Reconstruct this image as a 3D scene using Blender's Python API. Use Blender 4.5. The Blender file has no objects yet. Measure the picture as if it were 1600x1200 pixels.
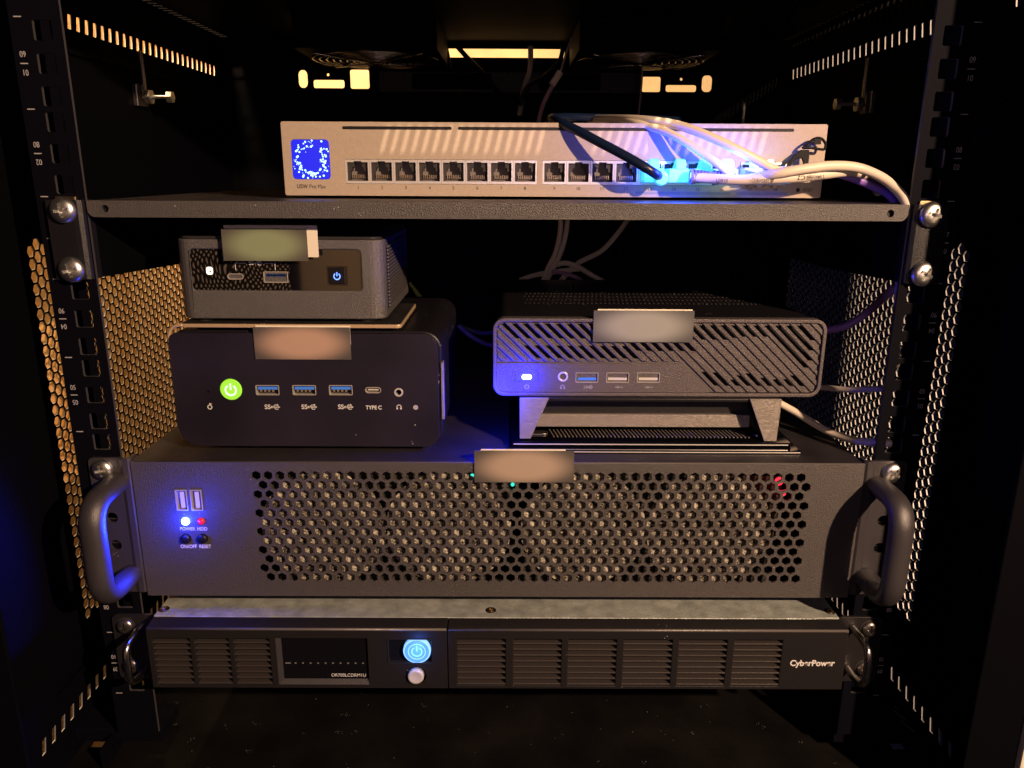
import bpy, bmesh, math, random
from mathutils import Vector, Matrix
from mathutils.geometry import delaunay_2d_cdt
PI = math.pi; R = math.radians
random.seed(7)
scene = bpy.context.scene
C = scene.collection
S = 0.001                                   # everything below is written in millimetres

# ------------------------------------------------------------------ camera
CAM = Vector((6.2, -428.57, 325.74)); PITCH, YAW, ROLL, FPX = 0.2687, 0.0036, 0.0054, 1208.8
_cp, _sp, _cy, _sy, _cr, _sr = math.cos(PITCH), math.sin(PITCH), math.cos(YAW), math.sin(YAW), math.cos(ROLL), math.sin(ROLL)
VF = Vector((_sy*_cp, _cy*_cp, -_sp)); _r = Vector((_cy, -_sy, 0)); _u = _r.cross(VF)
VR = _cr*_r + _sr*_u; VU = -_sr*_r + _cr*_u
cam_d = bpy.data.cameras.new('camera'); cam = bpy.data.objects.new('camera', cam_d); C.objects.link(cam)
cam.matrix_world = Matrix(((VR.x, VU.x, -VF.x, CAM.x*S), (VR.y, VU.y, -VF.y, CAM.y*S), (VR.z, VU.z, -VF.z, CAM.z*S), (0, 0, 0, 1)))
cam_d.sensor_width = 36; cam_d.lens = FPX/1600*36; cam_d.clip_start = 0.01; cam_d.clip_end = 50
scene.camera = cam

# ------------------------------------------------------------------ world, view, lamps
scene.view_settings.view_transform = 'Standard'; scene.view_settings.look = 'None'
scene.view_settings.exposure = 0; scene.view_settings.gamma = 1
w = bpy.data.worlds.new('World'); scene.world = w; w.use_nodes = True
bg = w.node_tree.nodes['Background']; bg.inputs[0].default_value = (.42, .34, .80, 1); bg.inputs[1].default_value = .006
scene.cycles.max_bounces = 6; scene.cycles.diffuse_bounces = 3; scene.cycles.glossy_bounces = 3
scene.cycles.sample_clamp_indirect = 2.0

def lamp(name, kind, loc, power, col, size=.01, target=None, angle=None, blend=.2):
    d = bpy.data.lights.new(name, kind); o = bpy.data.objects.new(name, d); C.objects.link(o)
    o.location = Vector(loc)*S; d.energy = power; d.color = col
    if kind in ('POINT', 'SPOT'): d.shadow_soft_size = size
    if kind == 'SPOT': d.spot_size = angle; d.spot_blend = blend
    if target: o.rotation_euler = (Vector(target) - Vector(loc)).to_track_quat('-Z', 'Y').to_euler()
    return o
WARM = (1, .66, .42)
lamp('room_lamp', 'POINT', (640, -795, 648), 78, WARM, .012)
lamp('fill_lamp', 'POINT', (60, -620, 345), .8, (1, .72, .86), .03)  # fill added near the camera to lift the deep interior, no real source
for tx in (9, 135):                       # two narrow ceiling spots that shine through the slots in the cabinet roof
    t = Vector((tx, 40, 450)); d = Vector((.276, -.552, 1.0)).normalized()
    lamp('ceiling_spot', 'SPOT', t + d*1150, 105, (1, .76, .54), .008, t, 2*math.atan(78/1150), .12)
lamp('side_room_lamp', 'POINT', (-312, 140, 750), 62, (1, .68, .36), .03)
lamp('rear_room_lamp', 'POINT', (-160, 560, 1000), 3.2, (1, .74, .46), .03)

# ------------------------------------------------------------------ pixel -> point helpers (real planes of the place)
def _ray(a, b): return VF + (a-800)/FPX*VR - (b-600)/FPX*VU
def aty(a, b, Y):
    d = _ray(a, b); return CAM + d*((Y-CAM.y)/d.y)
def atz(a, b, Z):
    d = _ray(a, b); return CAM + d*((Z-CAM.z)/d.z)
def atx(a, b, X):
    d = _ray(a, b); return CAM + d*((X-CAM.x)/d.x)

# ------------------------------------------------------------------ materials
def mat(name, col, rough=.5, metal=0, spec=.5, bump=0, bscale=900, emit=None, estr=0, trans=0, var=0, vscale=40, ior=1.45, bdetail=2, coat=0, speck=0, sscale=700, aniso=None, alpha=1):
    m = bpy.data.materials.new(name); m.use_nodes = True; nt = m.node_tree; N = nt.nodes; L = nt.links
    b = N['Principled BSDF']
    b.inputs['Base Color'].default_value = (*col, 1); b.inputs['Roughness'].default_value = rough
    b.inputs['Metallic'].default_value = metal; b.inputs['Specular IOR Level'].default_value = spec
    b.inputs['Transmission Weight'].default_value = trans; b.inputs['IOR'].default_value = ior
    b.inputs['Coat Weight'].default_value = coat; b.inputs['Coat Roughness'].default_value = .05
    if emit: b.inputs['Emission Color'].default_value = (*emit, 1); b.inputs['Emission Strength'].default_value = estr
    geo = N.new('ShaderNodeNewGeometry')
    last = None
    if bump:
        n = N.new('ShaderNodeTexNoise'); n.inputs['Scale'].default_value = bscale; n.inputs['Detail'].default_value = bdetail
        if aniso:
            mp = N.new('ShaderNodeMapping'); mp.inputs['Scale'].default_value = aniso; L.new(geo.outputs['Position'], mp.inputs[0]); L.new(mp.outputs[0], n.inputs['Vector'])
        else: L.new(geo.outputs['Position'], n.inputs['Vector'])
        bp = N.new('ShaderNodeBump'); bp.inputs['Strength'].default_value = bump; bp.inputs['Distance'].default_value = .0005
        L.new(n.outputs['Fac'], bp.inputs['Height']); L.new(bp.outputs[0], b.inputs['Normal'])
    colout = None
    if var:
        n = N.new('ShaderNodeTexNoise'); n.inputs['Scale'].default_value = vscale; n.inputs['Detail'].default_value = 5
        L.new(geo.outputs['Position'], n.inputs['Vector'])
        r = N.new('ShaderNodeValToRGB'); r.color_ramp.elements[0].position = .3; r.color_ramp.elements[1].position = .7
        r.color_ramp.elements[0].color = (*[c*(1-var) for c in col], 1); r.color_ramp.elements[1].color = (*[min(1, c*(1+var)) for c in col], 1)
        L.new(n.outputs['Fac'], r.inputs[0]); colout = r.outputs[0]
    if speck:                                   # settled dust: sparse pale specks
        v = N.new('ShaderNodeTexVoronoi'); v.inputs['Scale'].default_value = sscale; L.new(geo.outputs['Position'], v.inputs['Vector'])
        lt = N.new('ShaderNodeMath'); lt.operation = 'LESS_THAN'; lt.inputs[1].default_value = .17; L.new(v.outputs['Distance'], lt.inputs[0])
        n2 = N.new('ShaderNodeTexNoise'); n2.inputs['Scale'].default_value = sscale*.12; n2.inputs['Detail'].default_value = 3; L.new(geo.outputs['Position'], n2.inputs['Vector'])
        gt = N.new('ShaderNodeMath'); gt.operation = 'GREATER_THAN'; gt.inputs[1].default_value = 1-speck; L.new(n2.outputs['Fac'], gt.inputs[0])
        mu = N.new('ShaderNodeMath'); mu.operation = 'MULTIPLY'; L.new(lt.outputs[0], mu.inputs[0]); L.new(gt.outputs[0], mu.inputs[1])
        mx = N.new('ShaderNodeMix'); mx.data_type = 'RGBA'; mx.inputs[6].default_value = (*col, 1); mx.inputs[7].default_value = (.42, .38, .34, 1)
        if colout: L.new(colout, mx.inputs[6])
        L.new(mu.outputs[0], mx.inputs[0]); colout = mx.outputs[2]
    if colout: L.new(colout, b.inputs['Base Color'])
    return m
M = {}
M['powder'] = mat('black_powder_coat', (.034, .030, .035), .42, spec=1.0, bump=.4, bscale=2300, var=.1, vscale=30, speck=.33, sscale=520)
M['ear'] = mat('dark_ear_coat', (.010, .0095, .013), .34, spec=.45, bump=.4, bscale=2000)
M['powder_rough'] = mat('coarse_powder_coat', (.060, .052, .052), .42, spec=1.0, bump=1.0, bscale=1900, bdetail=3, speck=.33, sscale=480)
M['cabinet'] = mat('black_cabinet_paint', (.002, .002, .0035), .6, spec=.06, bump=.15, bscale=1500)
M['rail'] = mat('black_rail_paint', (.003, .003, .006), .65, spec=.06, bump=.2, bscale=1200)
M['floor'] = mat('dusty_black_floor', (.004, .0034, .0034), .75, spec=.15, bump=.5, bscale=500, var=.7, vscale=25, speck=.32, sscale=900)
M['roll'] = mat('panel_edge_highlight', (.11, .098, .095), .36, spec=1.0, bump=.4, bscale=1500)  # edge highlight put into the colour, lighter than the panels it trims
M['guard'] = mat('dark_steel_wire', (.45, .42, .42), .25, metal=1)
M['punched'] = mat('punched_edge_highlight', (.34, .34, .34), .5, metal=.4)  # pale hole rims: light caught on the edges put into the colour
M['rail_edge'] = mat('pale_rail_edge', (.05, .047, .05), .4, spec=.5)  # hole walls and sheet rim in a paler tone than the face
M['edge_metal'] = mat('bare_cut_edge', (.75, .7, .62), .4, metal=.3, bump=.2, bscale=900)
M['silver_face'] = mat('silver_painted_steel', (.45, .368, .29), .5, spec=.4, bump=.35, bscale=1500, var=.04, vscale=400)
M['silver_trim'] = mat('nickel_trim', (.75, .72, .7), .3, metal=.4)
M['chrome'] = mat('chrome_steel', (.9, .89, .86), .34, metal=1, bump=.12, bscale=500)
M['darkmetal'] = mat('black_screw_steel', (.22, .2, .19), .32, metal=.9, bump=.3, bscale=500)
M['rod'] = mat('nickel_rod', (.75, .72, .68), .22, metal=1, bump=.3, bscale=300)
M['brass'] = mat('brass_zinc', (.85, .6, .32), .3, metal=1)
M['case_grey'] = mat('bronze_grey_aluminium', (.125, .117, .122), .38, metal=.35, bump=.8, bscale=2400, bdetail=3)
M['lid_dark'] = mat('dark_lid', (.03, .028, .03), .3)
M['slate'] = mat('dark_slate_plastic', (.015, .012, .024), .42, spec=.5, bump=.08, bscale=500, var=.3, vscale=22, speck=.3, sscale=420)
M['satin'] = mat('satin_black_plastic', (.009, .008, .011), .38, spec=.4, bump=.15, bscale=1100, speck=.36, sscale=600)
M['bezel'] = mat('matte_black_bezel', (.014, .0125, .014), .42, spec=.5, bump=.3, bscale=1900, speck=.32, sscale=700)
M['slat'] = mat('vent_slat_plastic', (.045, .038, .037), .35, spec=1.0, bump=.2, bscale=1900)
M['dusty'] = mat('dusty_black_metal', (.012, .010, .010), .6, bump=.5, bscale=700, var=.5, vscale=60, speck=.38, sscale=700)
M['gloss'] = mat('gloss_black', (.004, .004, .006), .06, coat=.5)
M['gloss_front'] = mat('mirror_gloss_black', (.004, .004, .006), .04, spec=1.0, coat=1)
M['tan_reflector'] = mat('tan_reflection_panel', (.62, .46, .30), .7)
M['server_lid'] = mat('server_lid_coat', (.020, .017, .020), .5, spec=.7, bump=.4, bscale=2000, var=.35, vscale=45, speck=.34, sscale=600)
M['slot_reflection'] = mat('painted_slot_reflection', (.16, .15, .15), .5)
M['lcd'] = mat('lcd_window', (.006, .006, .008), .08)
M['black'] = mat('deep_black', (.004, .004, .005), .6)
M['rubber'] = mat('black_rubber', (.02, .02, .02), .8)
M['cpc'] = mat('grey_brown_metal', (.11, .095, .098), .4, metal=.2, bump=.9, bscale=1500)
M['brushed'] = mat('brushed_metal', (.27, .24, .215), .4, metal=.4, bump=.5, bscale=260, aniso=(1, 30, 30), bdetail=4)
M['lidmetal'] = mat('galvanised_lid', (.42, .455, .43), .42, metal=.35, bump=.6, bscale=900, var=.28, vscale=120, speck=.3, sscale=420)
M['white'] = mat('white_print', (.72, .7, .7), .6)
M['ink'] = mat('dark_print', (.05, .045, .045), .6)
M['barprint'] = mat('grey_print', (.26, .25, .27), .6)
M['grey_print'] = mat('grey_symbol', (.42, .40, .42), .6)
M['usb_blue'] = mat('usb_blue_plastic', (.06, .24, .9), .35, emit=(.08, .3, 1), estr=.08)  # slight emission added to brighten the plastic, which is no lamp
M['usb_white'] = mat('usb_white_plastic', (.6, .58, .55), .4)
M['usb_shell'] = mat('usb_steel_shell', (.62, .58, .52), .3, metal=.45)
M['port_dark'] = mat('port_plastic', (.19, .165, .155), .55)
M['port_black'] = mat('port_black_plastic', (.035, .03, .03), .55)
M['pin'] = mat('port_contact', (.50, .40, .30), .35, metal=.6)
M['screen'] = mat('blue_screen', (.01, .01, .05), .15, emit=(.012, .02, .92), estr=.95)
M['screen_dot'] = mat('screen_dot', (.4, .6, 1), .3, emit=(.35, .75, 1), estr=1.7)
M['led_white'] = mat('led_core', (.6, .8, 1), .3, emit=(.35, .72, 1), estr=9)
M['led_blue'] = mat('led_blue', (.05, .2, 1), .3, emit=(.03, .12, 1), estr=2.2)
M['led_cyan'] = mat('led_cyan', (.1, .7, .6), .3, emit=(.05, .85, .65), estr=1.2)
M['led_red'] = mat('led_red', (.5, .02, .04), .25, emit=(1, .02, .05), estr=.5)
M['red_glow'] = mat('inner_red_led', (.5, .02, .04), .3, emit=(1, .03, .06), estr=1.6)
M['green_led'] = mat('green_button_ring', (.25, .7, .05), .3, emit=(.30, .66, .04), estr=.75)
M['symbol_glow'] = mat('lit_symbol', (.7, .9, .9), .3, emit=(.50, .85, .80), estr=.9)
M['blue_btn'] = mat('blue_lit_button', (.1, .25, .9), .25, emit=(.07, .24, .95), estr=.85)
M['blue_btn_rim'] = mat('blue_button_rim', (.2, .45, 1), .2, emit=(.22, .50, 1), estr=1.15)
M['btn_glow'] = mat('blue_symbol', (.2, .4, 1), .25, emit=(.06, .22, 1), estr=2.0)
M['white_glow'] = mat('drive_symbol', (1, .9, .75), .3, emit=(1, .88, .7), estr=1.6)
M['greybtn'] = mat('light_grey_button', (.55, .52, .5), .4)
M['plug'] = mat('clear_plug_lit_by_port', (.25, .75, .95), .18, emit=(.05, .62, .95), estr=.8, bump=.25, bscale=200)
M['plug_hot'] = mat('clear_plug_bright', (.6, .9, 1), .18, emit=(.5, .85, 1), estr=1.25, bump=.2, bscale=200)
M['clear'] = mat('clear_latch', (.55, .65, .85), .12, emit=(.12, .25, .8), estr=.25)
M['boot'] = mat('lilac_strain_relief', (.20, .19, .48), .45)
M['cream'] = mat('cream_cable_jacket', (.78, .68, .56), .42, bump=.12, bscale=300)
M['navy'] = mat('navy_cable_jacket', (.006, .013, .040), .3, bump=.1, bscale=300)
M['violet'] = mat('violet_cable_jacket', (.30, .16, .62), .4)
M['greycable'] = mat('grey_cable_jacket', (.40, .35, .33), .5)
M['blackcable'] = mat('black_cable_jacket', (.003, .003, .005), .5, spec=.2)
M['dimcable'] = mat('dark_mauve_cable_jacket', (.12, .09, .11), .5)
M['pink'] = mat('mauve_cable_jacket', (.42, .25, .36), .45)
M['yellow'] = mat('yellow_green_plastic', (.45, .55, .08), .5)
M['gold'] = mat('gold_edge', (.85, .62, .38), .3, metal=.55)
M['paper'] = mat('cream_tape', (.82, .76, .62), .6)
def grille_dust(name, k=1.0):
    m = bpy.data.materials.new(name); m.use_nodes = True; nt = m.node_tree; N = nt.nodes; L = nt.links; b = N['Principled BSDF']
    geo = N.new('ShaderNodeNewGeometry')
    n = N.new('ShaderNodeTexNoise'); n.inputs['Scale'].default_value = 520; n.inputs['Detail'].default_value = 6; n.inputs['Roughness'].default_value = .75; n.inputs['Distortion'].default_value = 1.5
    L.new(geo.outputs['Position'], n.inputs['Vector'])
    r = N.new('ShaderNodeValToRGB'); e = r.color_ramp.elements; e[0].position = .42; e[0].color = (.012*k, .012*k, .012*k, 1); e[1].position = .60; e[1].color = (.98*k, .90*k, .72*k, 1)
    x = e.new(.51); x.color = (.32*k, .28*k, .21*k, 1)
    n2 = N.new('ShaderNodeTexNoise'); n2.inputs['Scale'].default_value = 95; n2.inputs['Detail'].default_value = 2; L.new(geo.outputs['Position'], n2.inputs['Vector'])
    ma = N.new('ShaderNodeMath'); ma.operation = 'MULTIPLY_ADD'; ma.inputs[1].default_value = .42; ma.inputs[2].default_value = -.21; L.new(n2.outputs['Fac'], ma.inputs[0])
    sm = N.new('ShaderNodeMath'); sm.operation = 'ADD'; L.new(n.outputs['Fac'], sm.inputs[0]); L.new(ma.outputs[0], sm.inputs[1])
    L.new(sm.outputs[0], r.inputs[0]); L.new(r.outputs[0], b.inputs['Base Color']); b.inputs['Roughness'].default_value = .45
    bp = N.new('ShaderNodeBump'); bp.inputs['Strength'].default_value = 1; bp.inputs['Distance'].default_value = .003; L.new(n.outputs['Fac'], bp.inputs['Height']); L.new(bp.outputs[0], b.inputs['Normal'])
    return m
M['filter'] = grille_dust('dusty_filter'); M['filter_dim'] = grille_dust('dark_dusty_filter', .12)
def wood(name, c1, c2, sc):
    m = mat(name, c1, .6, bump=.3, bscale=200); nt = m.node_tree; N = nt.nodes; L = nt.links
    geo = N.new('ShaderNodeNewGeometry'); mp = N.new('ShaderNodeMapping'); mp.inputs['Scale'].default_value = (sc, 1*sc, .15*sc); L.new(geo.outputs['Position'], mp.inputs[0])
    n = N.new('ShaderNodeTexNoise'); n.inputs['Scale'].default_value = 1; n.inputs['Detail'].default_value = 6; L.new(mp.outputs[0], n.inputs['Vector'])
    r = N.new('ShaderNodeValToRGB'); r.color_ramp.elements[0].position = .35; r.color_ramp.elements[1].position = .65
    r.color_ramp.elements[0].color = (*c1, 1); r.color_ramp.elements[1].color = (*c2, 1)
    L.new(n.outputs['Fac'], r.inputs[0]); L.new(r.outputs[0], N['Principled BSDF'].inputs['Base Color']); return m
M['wood'] = wood('orange_wood_board', (.66, .33, .10), (.84, .50, .20), 60)
M['plaster'] = mat('cream_plaster_wall', (.40, .32, .20), .8, bump=.6, bscale=60, var=.12, vscale=25)
def tag_mat(name, edge, mid, cx, cz, rx, rz):
    """a printed paper tag: soft-edged coloured print in the middle (position in metres)"""
    m = bpy.data.materials.new(name); m.use_nodes = True; nt = m.node_tree; N = nt.nodes; L = nt.links; b = N['Principled BSDF']; b.inputs['Roughness'].default_value = .6
    geo = N.new('ShaderNodeNewGeometry'); mp = N.new('ShaderNodeMapping'); mp.vector_type = 'TEXTURE'
    mp.inputs['Location'].default_value = (cx*S, 0, cz*S); mp.inputs['Scale'].default_value = (rx*S, 1e3, rz*S)
    L.new(geo.outputs['Position'], mp.inputs[0])
    g = N.new('ShaderNodeTexGradient'); g.gradient_type = 'SPHERICAL'; L.new(mp.outputs[0], g.inputs[0])
    r = N.new('ShaderNodeValToRGB'); r.color_ramp.interpolation = 'EASE'; r.color_ramp.elements[0].position = 0; r.color_ramp.elements[1].position = .62
    r.color_ramp.elements[0].color = (*edge, 1); r.color_ramp.elements[1].color = (*mid, 1)
    L.new(g.outputs['Fac'], r.inputs[0]); L.new(r.outputs[0], b.inputs['Base Color']); return m

# ------------------------------------------------------------------ mesh building
class MB:
    def __init__(s): s.v = []; s.f = []
    def add(s, vs, fs):
        o = len(s.v); s.v += [Vector(q) for q in vs]; s.f += [tuple(i+o for i in f) for f in fs]; return s
    def box(s, x0, x1, y0, y1, z0, z1):
        return s.add([(x0,y0,z0),(x1,y0,z0),(x1,y1,z0),(x0,y1,z0),(x0,y0,z1),(x1,y0,z1),(x1,y1,z1),(x0,y1,z1)],
                     [(0,3,2,1),(4,5,6,7),(0,1,5,4),(1,2,6,5),(2,3,7,6),(3,0,4,7)])
    def prism(s, pts, fa, fb):
        """pts: 2-D loop; fa(u,v), fb(u,v) give the two end points"""
        n = len(pts); vs = [fa(u, v) for u, v in pts] + [fb(u, v) for u, v in pts]
        return s.add(vs, [tuple(range(n)), tuple(range(2*n-1, n-1, -1))] + [(i, i+n, (i+1) % n + n, (i+1) % n) for i in range(n)])
    def front(s, pts, y0, y1):            # outline in X,Z extruded along Y
        return s.prism(pts, lambda u, v: (u, y0, v), lambda u, v: (u, y1, v))
    def plan(s, pts, z0, z1):             # outline in X,Y extruded along Z
        return s.prism(pts, lambda u, v: (u, v, z0), lambda u, v: (u, v, z1))
    def side(s, pts, x0, x1):             # outline in Y,Z extruded along X
        return s.prism(pts, lambda u, v: (x0, u, v), lambda u, v: (x1, u, v))
    def cyl(s, c, r, h, axis='y', n=24, r2=None):
        r2 = r if r2 is None else r2; c = Vector(c); vs = []
        for k, (rr, t) in enumerate(((r, 0), (r2, h))):
            for i in range(n):
                a = 2*PI*i/n; p, q = rr*math.cos(a), rr*math.sin(a)
                vs.append(c + Vector({'y': (p, t, q), 'z': (p, q, t), 'x': (t, p, q)}[axis]))
        return s.add(vs, [tuple(range(n)), tuple(range(2*n-1, n-1, -1))] + [(i, i+n, (i+1) % n+n, (i+1) % n) for i in range(n)])
    def ring(s, c, ri, ro, y0, y1, n=28, a0=0, a1=2*PI):
        full = abs(a1-a0-2*PI) < 1e-6; m = n if full else n+1; vs = []
        for i in range(m):
            a = a0+(a1-a0)*i/n
            for rr in (ri, ro):
                for y in (y0, y1): vs.append((c[0]+rr*math.cos(a), y, c[1]+rr*math.sin(a)))
        fs = []
        for i in range(n):
            p, q = 4*i, 4*((i+1) % m)
            fs += [(p, q, q+2, p+2), (p+1, p+3, q+3, q+1), (p, p+1, q+1, q), (p+2, q+2, q+3, p+3)]
        if not full: fs += [(0, 2, 3, 1), (4*n, 4*n+1, 4*n+3, 4*n+2)]
        return s.add(vs, fs)
    def seg(s, x0, z0, x1, z1, wd, y0, y1):   # flat stroke on the front plane
        d = Vector((x1-x0, z1-z0)).normalized(); n = Vector((-d.y, d.x))*wd/2
        return s.front([(x0+n.x, z0+n.y), (x0-n.x, z0-n.y), (x1-n.x, z1-n.y), (x1+n.x, z1+n.y)], y0, y1)
    def lathe(s, prof, c, n=32, axis='y'):
        c = Vector(c); vs = []; m = len(prof)
        for i in range(n):
            a = 2*PI*i/n
            for r_, t in prof:
                p, q = r_*math.cos(a), r_*math.sin(a)
                vs.append(c + Vector({'y': (p, t, q), 'z': (p, q, t), 'x': (t, p, q)}[axis]))
        fs = []
        for i in range(n):
            j = (i+1) % n
            for k in range(m-1): fs.append((i*m+k, i*m+k+1, j*m+k+1, j*m+k))
        fs += [tuple(i*m for i in range(n)), tuple(i*m+m-1 for i in range(n-1, -1, -1))]
        return s.add(vs, fs)
    def tube(s, pts, r, n=10, steps=8, r2=None, closed=False):
        P = [Vector(p) for p in pts]; Q = []
        for i in range(len(P)-1):
            p0, p1, p2, p3 = P[max(i-1, 0)], P[i], P[i+1], P[min(i+2, len(P)-1)]
            for k in range(steps):
                t = k/steps
                Q.append(.5*((2*p1)+(p2-p0)*t+(2*p0-5*p1+4*p2-p3)*t*t+(3*p1-p0-3*p2+p3)*t**3))
        Q.append(P[-1]); up = Vector((0.13, .2, 1)); vs = []; m = len(Q)
        for i, q in enumerate(Q):
            d = (Q[min(i+1, m-1)]-Q[max(i-1, 0)]).normalized()
            a = d.cross(up)
            a = a.normalized() if a.length > 1e-4 else Vector((1, 0, 0)); b = a.cross(d); up = b
            rx, rz = (r, r) if not isinstance(r, tuple) else r
            for j in range(n):
                t = 2*PI*j/n; vs.append(q+a*rx*math.cos(t)+b*rz*math.sin(t))
        fs = [(i*n+j, i*n+(j+1) % n, (i+1)*n+(j+1) % n, (i+1)*n+j) for i in range(m-1) for j in range(n)]
        fs += [tuple(range(n-1, -1, -1)), tuple((m-1)*n+j for j in range(n))]
        return s.add(vs, fs)
    def plate(s, outline, holes, w0, w1, fn, rim=False):
        """flat sheet with real holes; fn(u, v, w) -> point"""
        loops = [outline] + holes; vs = []; es = []; own = []
        for li, lp in enumerate(loops):
            o = len(vs)
            for i, p in enumerate(lp): vs.append(Vector(p)); own.append(li); es.append((o+i, o+(i+1) % len(lp)))
        ov, oe, of, iv, _, _ = delaunay_2d_cdt(vs, es, [], 0, 1e-5)
        lo = [own[q[0]] if q else -1 for q in iv]
        def inside(pt, lp):
            c = False; j = len(lp)-1
            for i in range(len(lp)):
                a, b = lp[i], lp[j]
                if (a[1] > pt[1]) != (b[1] > pt[1]) and pt[0] < (b[0]-a[0])*(pt[1]-a[1])/(b[1]-a[1])+a[0]: c = not c
                j = i
            return c
        keep = []
        for f in of:
            l = {lo[i] for i in f}
            if len(l) == 1:
                k = l.pop(); g = (ov[f[0]]+ov[f[1]]+ov[f[2]])/3
                if k > 0 and inside(g, loops[k]): continue
                if k == 0 and not inside(g, loops[0]): continue
            keep.append(tuple(f))
        n = len(ov); base = len(s.v)
        s.v += [Vector(fn(p.x, p.y, w0)) for p in ov] + [Vector(fn(p.x, p.y, w1)) for p in ov]
        s.f += [tuple(base+i for i in f) for f in keep] + [tuple(base+n+i for i in reversed(f)) for f in keep]
        cnt = {}
        for f in keep:
            for a, b in ((f[0], f[1]), (f[1], f[2]), (f[2], f[0])):
                cnt.setdefault((min(a, b), max(a, b)), []).append((a, b))
        for l in cnt.values():
            if len(l) == 1:
                a, b = l[0]; s.f.append((base+b, base+a, base+n+a, base+n+b))
                if rim: s.rim = getattr(s, 'rim', []) + [len(s.f)-1] if not hasattr(s, 'rim') else (s.rim.append(len(s.f)-1) or s.rim)
        return s
    def mesh(s, name, off=(0, 0, 0), smooth=False):
        me = bpy.data.meshes.new(name); o = Vector(off)
        me.from_pydata([(v-o)*S for v in s.v], [], s.f)
        bm = bmesh.new(); bm.from_mesh(me); bmesh.ops.recalc_face_normals(bm, faces=bm.faces); bm.to_mesh(me); bm.free()
        for i in getattr(s, 'rim', []): me.polygons[i].material_index = 1
        if smooth: me.shade_smooth()
        return me
FR = lambda u, v, w: (u, w, v)
def rrect(x0, x1, z0, z1, r=1, n=4, rs=None):
    rs = rs or (r, r, r, r); out = []                      # corner radii: bottom-left, bottom-right, top-right, top-left
    for (cx, cz, a, rr) in ((x0, z0, PI, rs[0]), (x1, z0, 1.5*PI, rs[1]), (x1, z1, 0, rs[2]), (x0, z1, .5*PI, rs[3])):
        sx = 1 if cx == x0 else -1; sz = 1 if cz == z0 else -1
        if rr <= 0: out.append((cx, cz)); continue
        for k in range(n+1): t = a+PI/2*k/n; out.append((cx+sx*rr+rr*math.cos(t), cz+sz*rr+rr*math.sin(t)))
    return out
def hexa(cx, cz, r, pointy=True): return [(cx+r*math.cos(PI/3*k+(PI/6 if pointy else 0)), cz+r*math.sin(PI/3*k+(PI/6 if pointy else 0))) for k in range(6)]
def circ(cx, cz, r, n=20): return [(cx+r*math.cos(2*PI*k/n), cz+r*math.sin(2*PI*k/n)) for k in range(n)]

LOC = {}
def wloc(o): return LOC.get(o.name, Vector((0, 0, 0))) if o else Vector((0, 0, 0))
def thing(name, label, cat, loc=(0, 0, 0), group=None):
    o = bpy.data.objects.new(name, None); C.objects.link(o); o.empty_display_size = .01
    o.location = Vector(loc)*S; LOC[o.name] = Vector(loc); o['label'] = label; o['category'] = cat
    if group: o['group'] = group
    return o
def finish(o, bevel, smooth, seg=2):
    if bevel:
        m = o.modifiers.new('bevel', 'BEVEL'); m.width = bevel*S; m.segments = seg; m.limit_method = 'ANGLE'; m.angle_limit = R(40)
def obj(name, mb, m, parent=None, bevel=0, smooth=False, label=None, kind=None, seg=2):
    off = wloc(parent); me = mb.mesh(name, off, smooth); me.materials.append(M[m] if isinstance(m, str) else m)
    o = bpy.data.objects.new(name, me); C.objects.link(o); o.parent = parent; LOC[o.name] = off
    if smooth and bevel: smooth = False
    finish(o, bevel, smooth, seg)
    if label: o['label'] = label
    if kind: o['kind'] = kind
    return o
def single(name, mb, m, label, cat, loc=(0, 0, 0), group=None, **k):
    me = mb.mesh(name, loc, k.get('smooth', False)); me.materials.append(M[m] if isinstance(m, str) else m)
    o = bpy.data.objects.new(name, me); C.objects.link(o); o.location = Vector(loc)*S; LOC[o.name] = Vector(loc)
    o['label'] = label; o['category'] = cat
    if group: o['group'] = group
    finish(o, k.get('bevel', 0), False); return o
def put(name, me, parent, at, rot=None, scale=None):
    o = bpy.data.objects.new(name, me); C.objects.link(o); o.parent = parent; o.location = (Vector(at)-wloc(parent))*S; LOC[o.name] = Vector(at)
    if rot: o.rotation_euler = rot
    if scale: o.scale = scale
    return o
def bake(o):
    dg = bpy.context.evaluated_depsgraph_get(); me = bpy.data.meshes.new_from_object(o.evaluated_get(dg)); o.modifiers.clear(); o.data = me
    return me
def cut(o, mb):
    """subtract the pockets in mb from o"""
    me = mb.mesh('cutter', wloc(o)); c = bpy.data.objects.new('cutter', me); C.objects.link(c); c.parent = o.parent; c.location = o.location
    m = o.modifiers.new('cut', 'BOOLEAN'); m.object = c; m.solver = 'EXACT'; m.operation = 'DIFFERENCE'
    if len(o.modifiers) > 1: o.modifiers.move(len(o.modifiers)-1, 0)
    bpy.context.view_layer.update()
    mats = list(o.data.materials); bake(o)
    o.data.materials.clear(); [o.data.materials.append(q) for q in mats]
    bpy.data.objects.remove(c); return o
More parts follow.
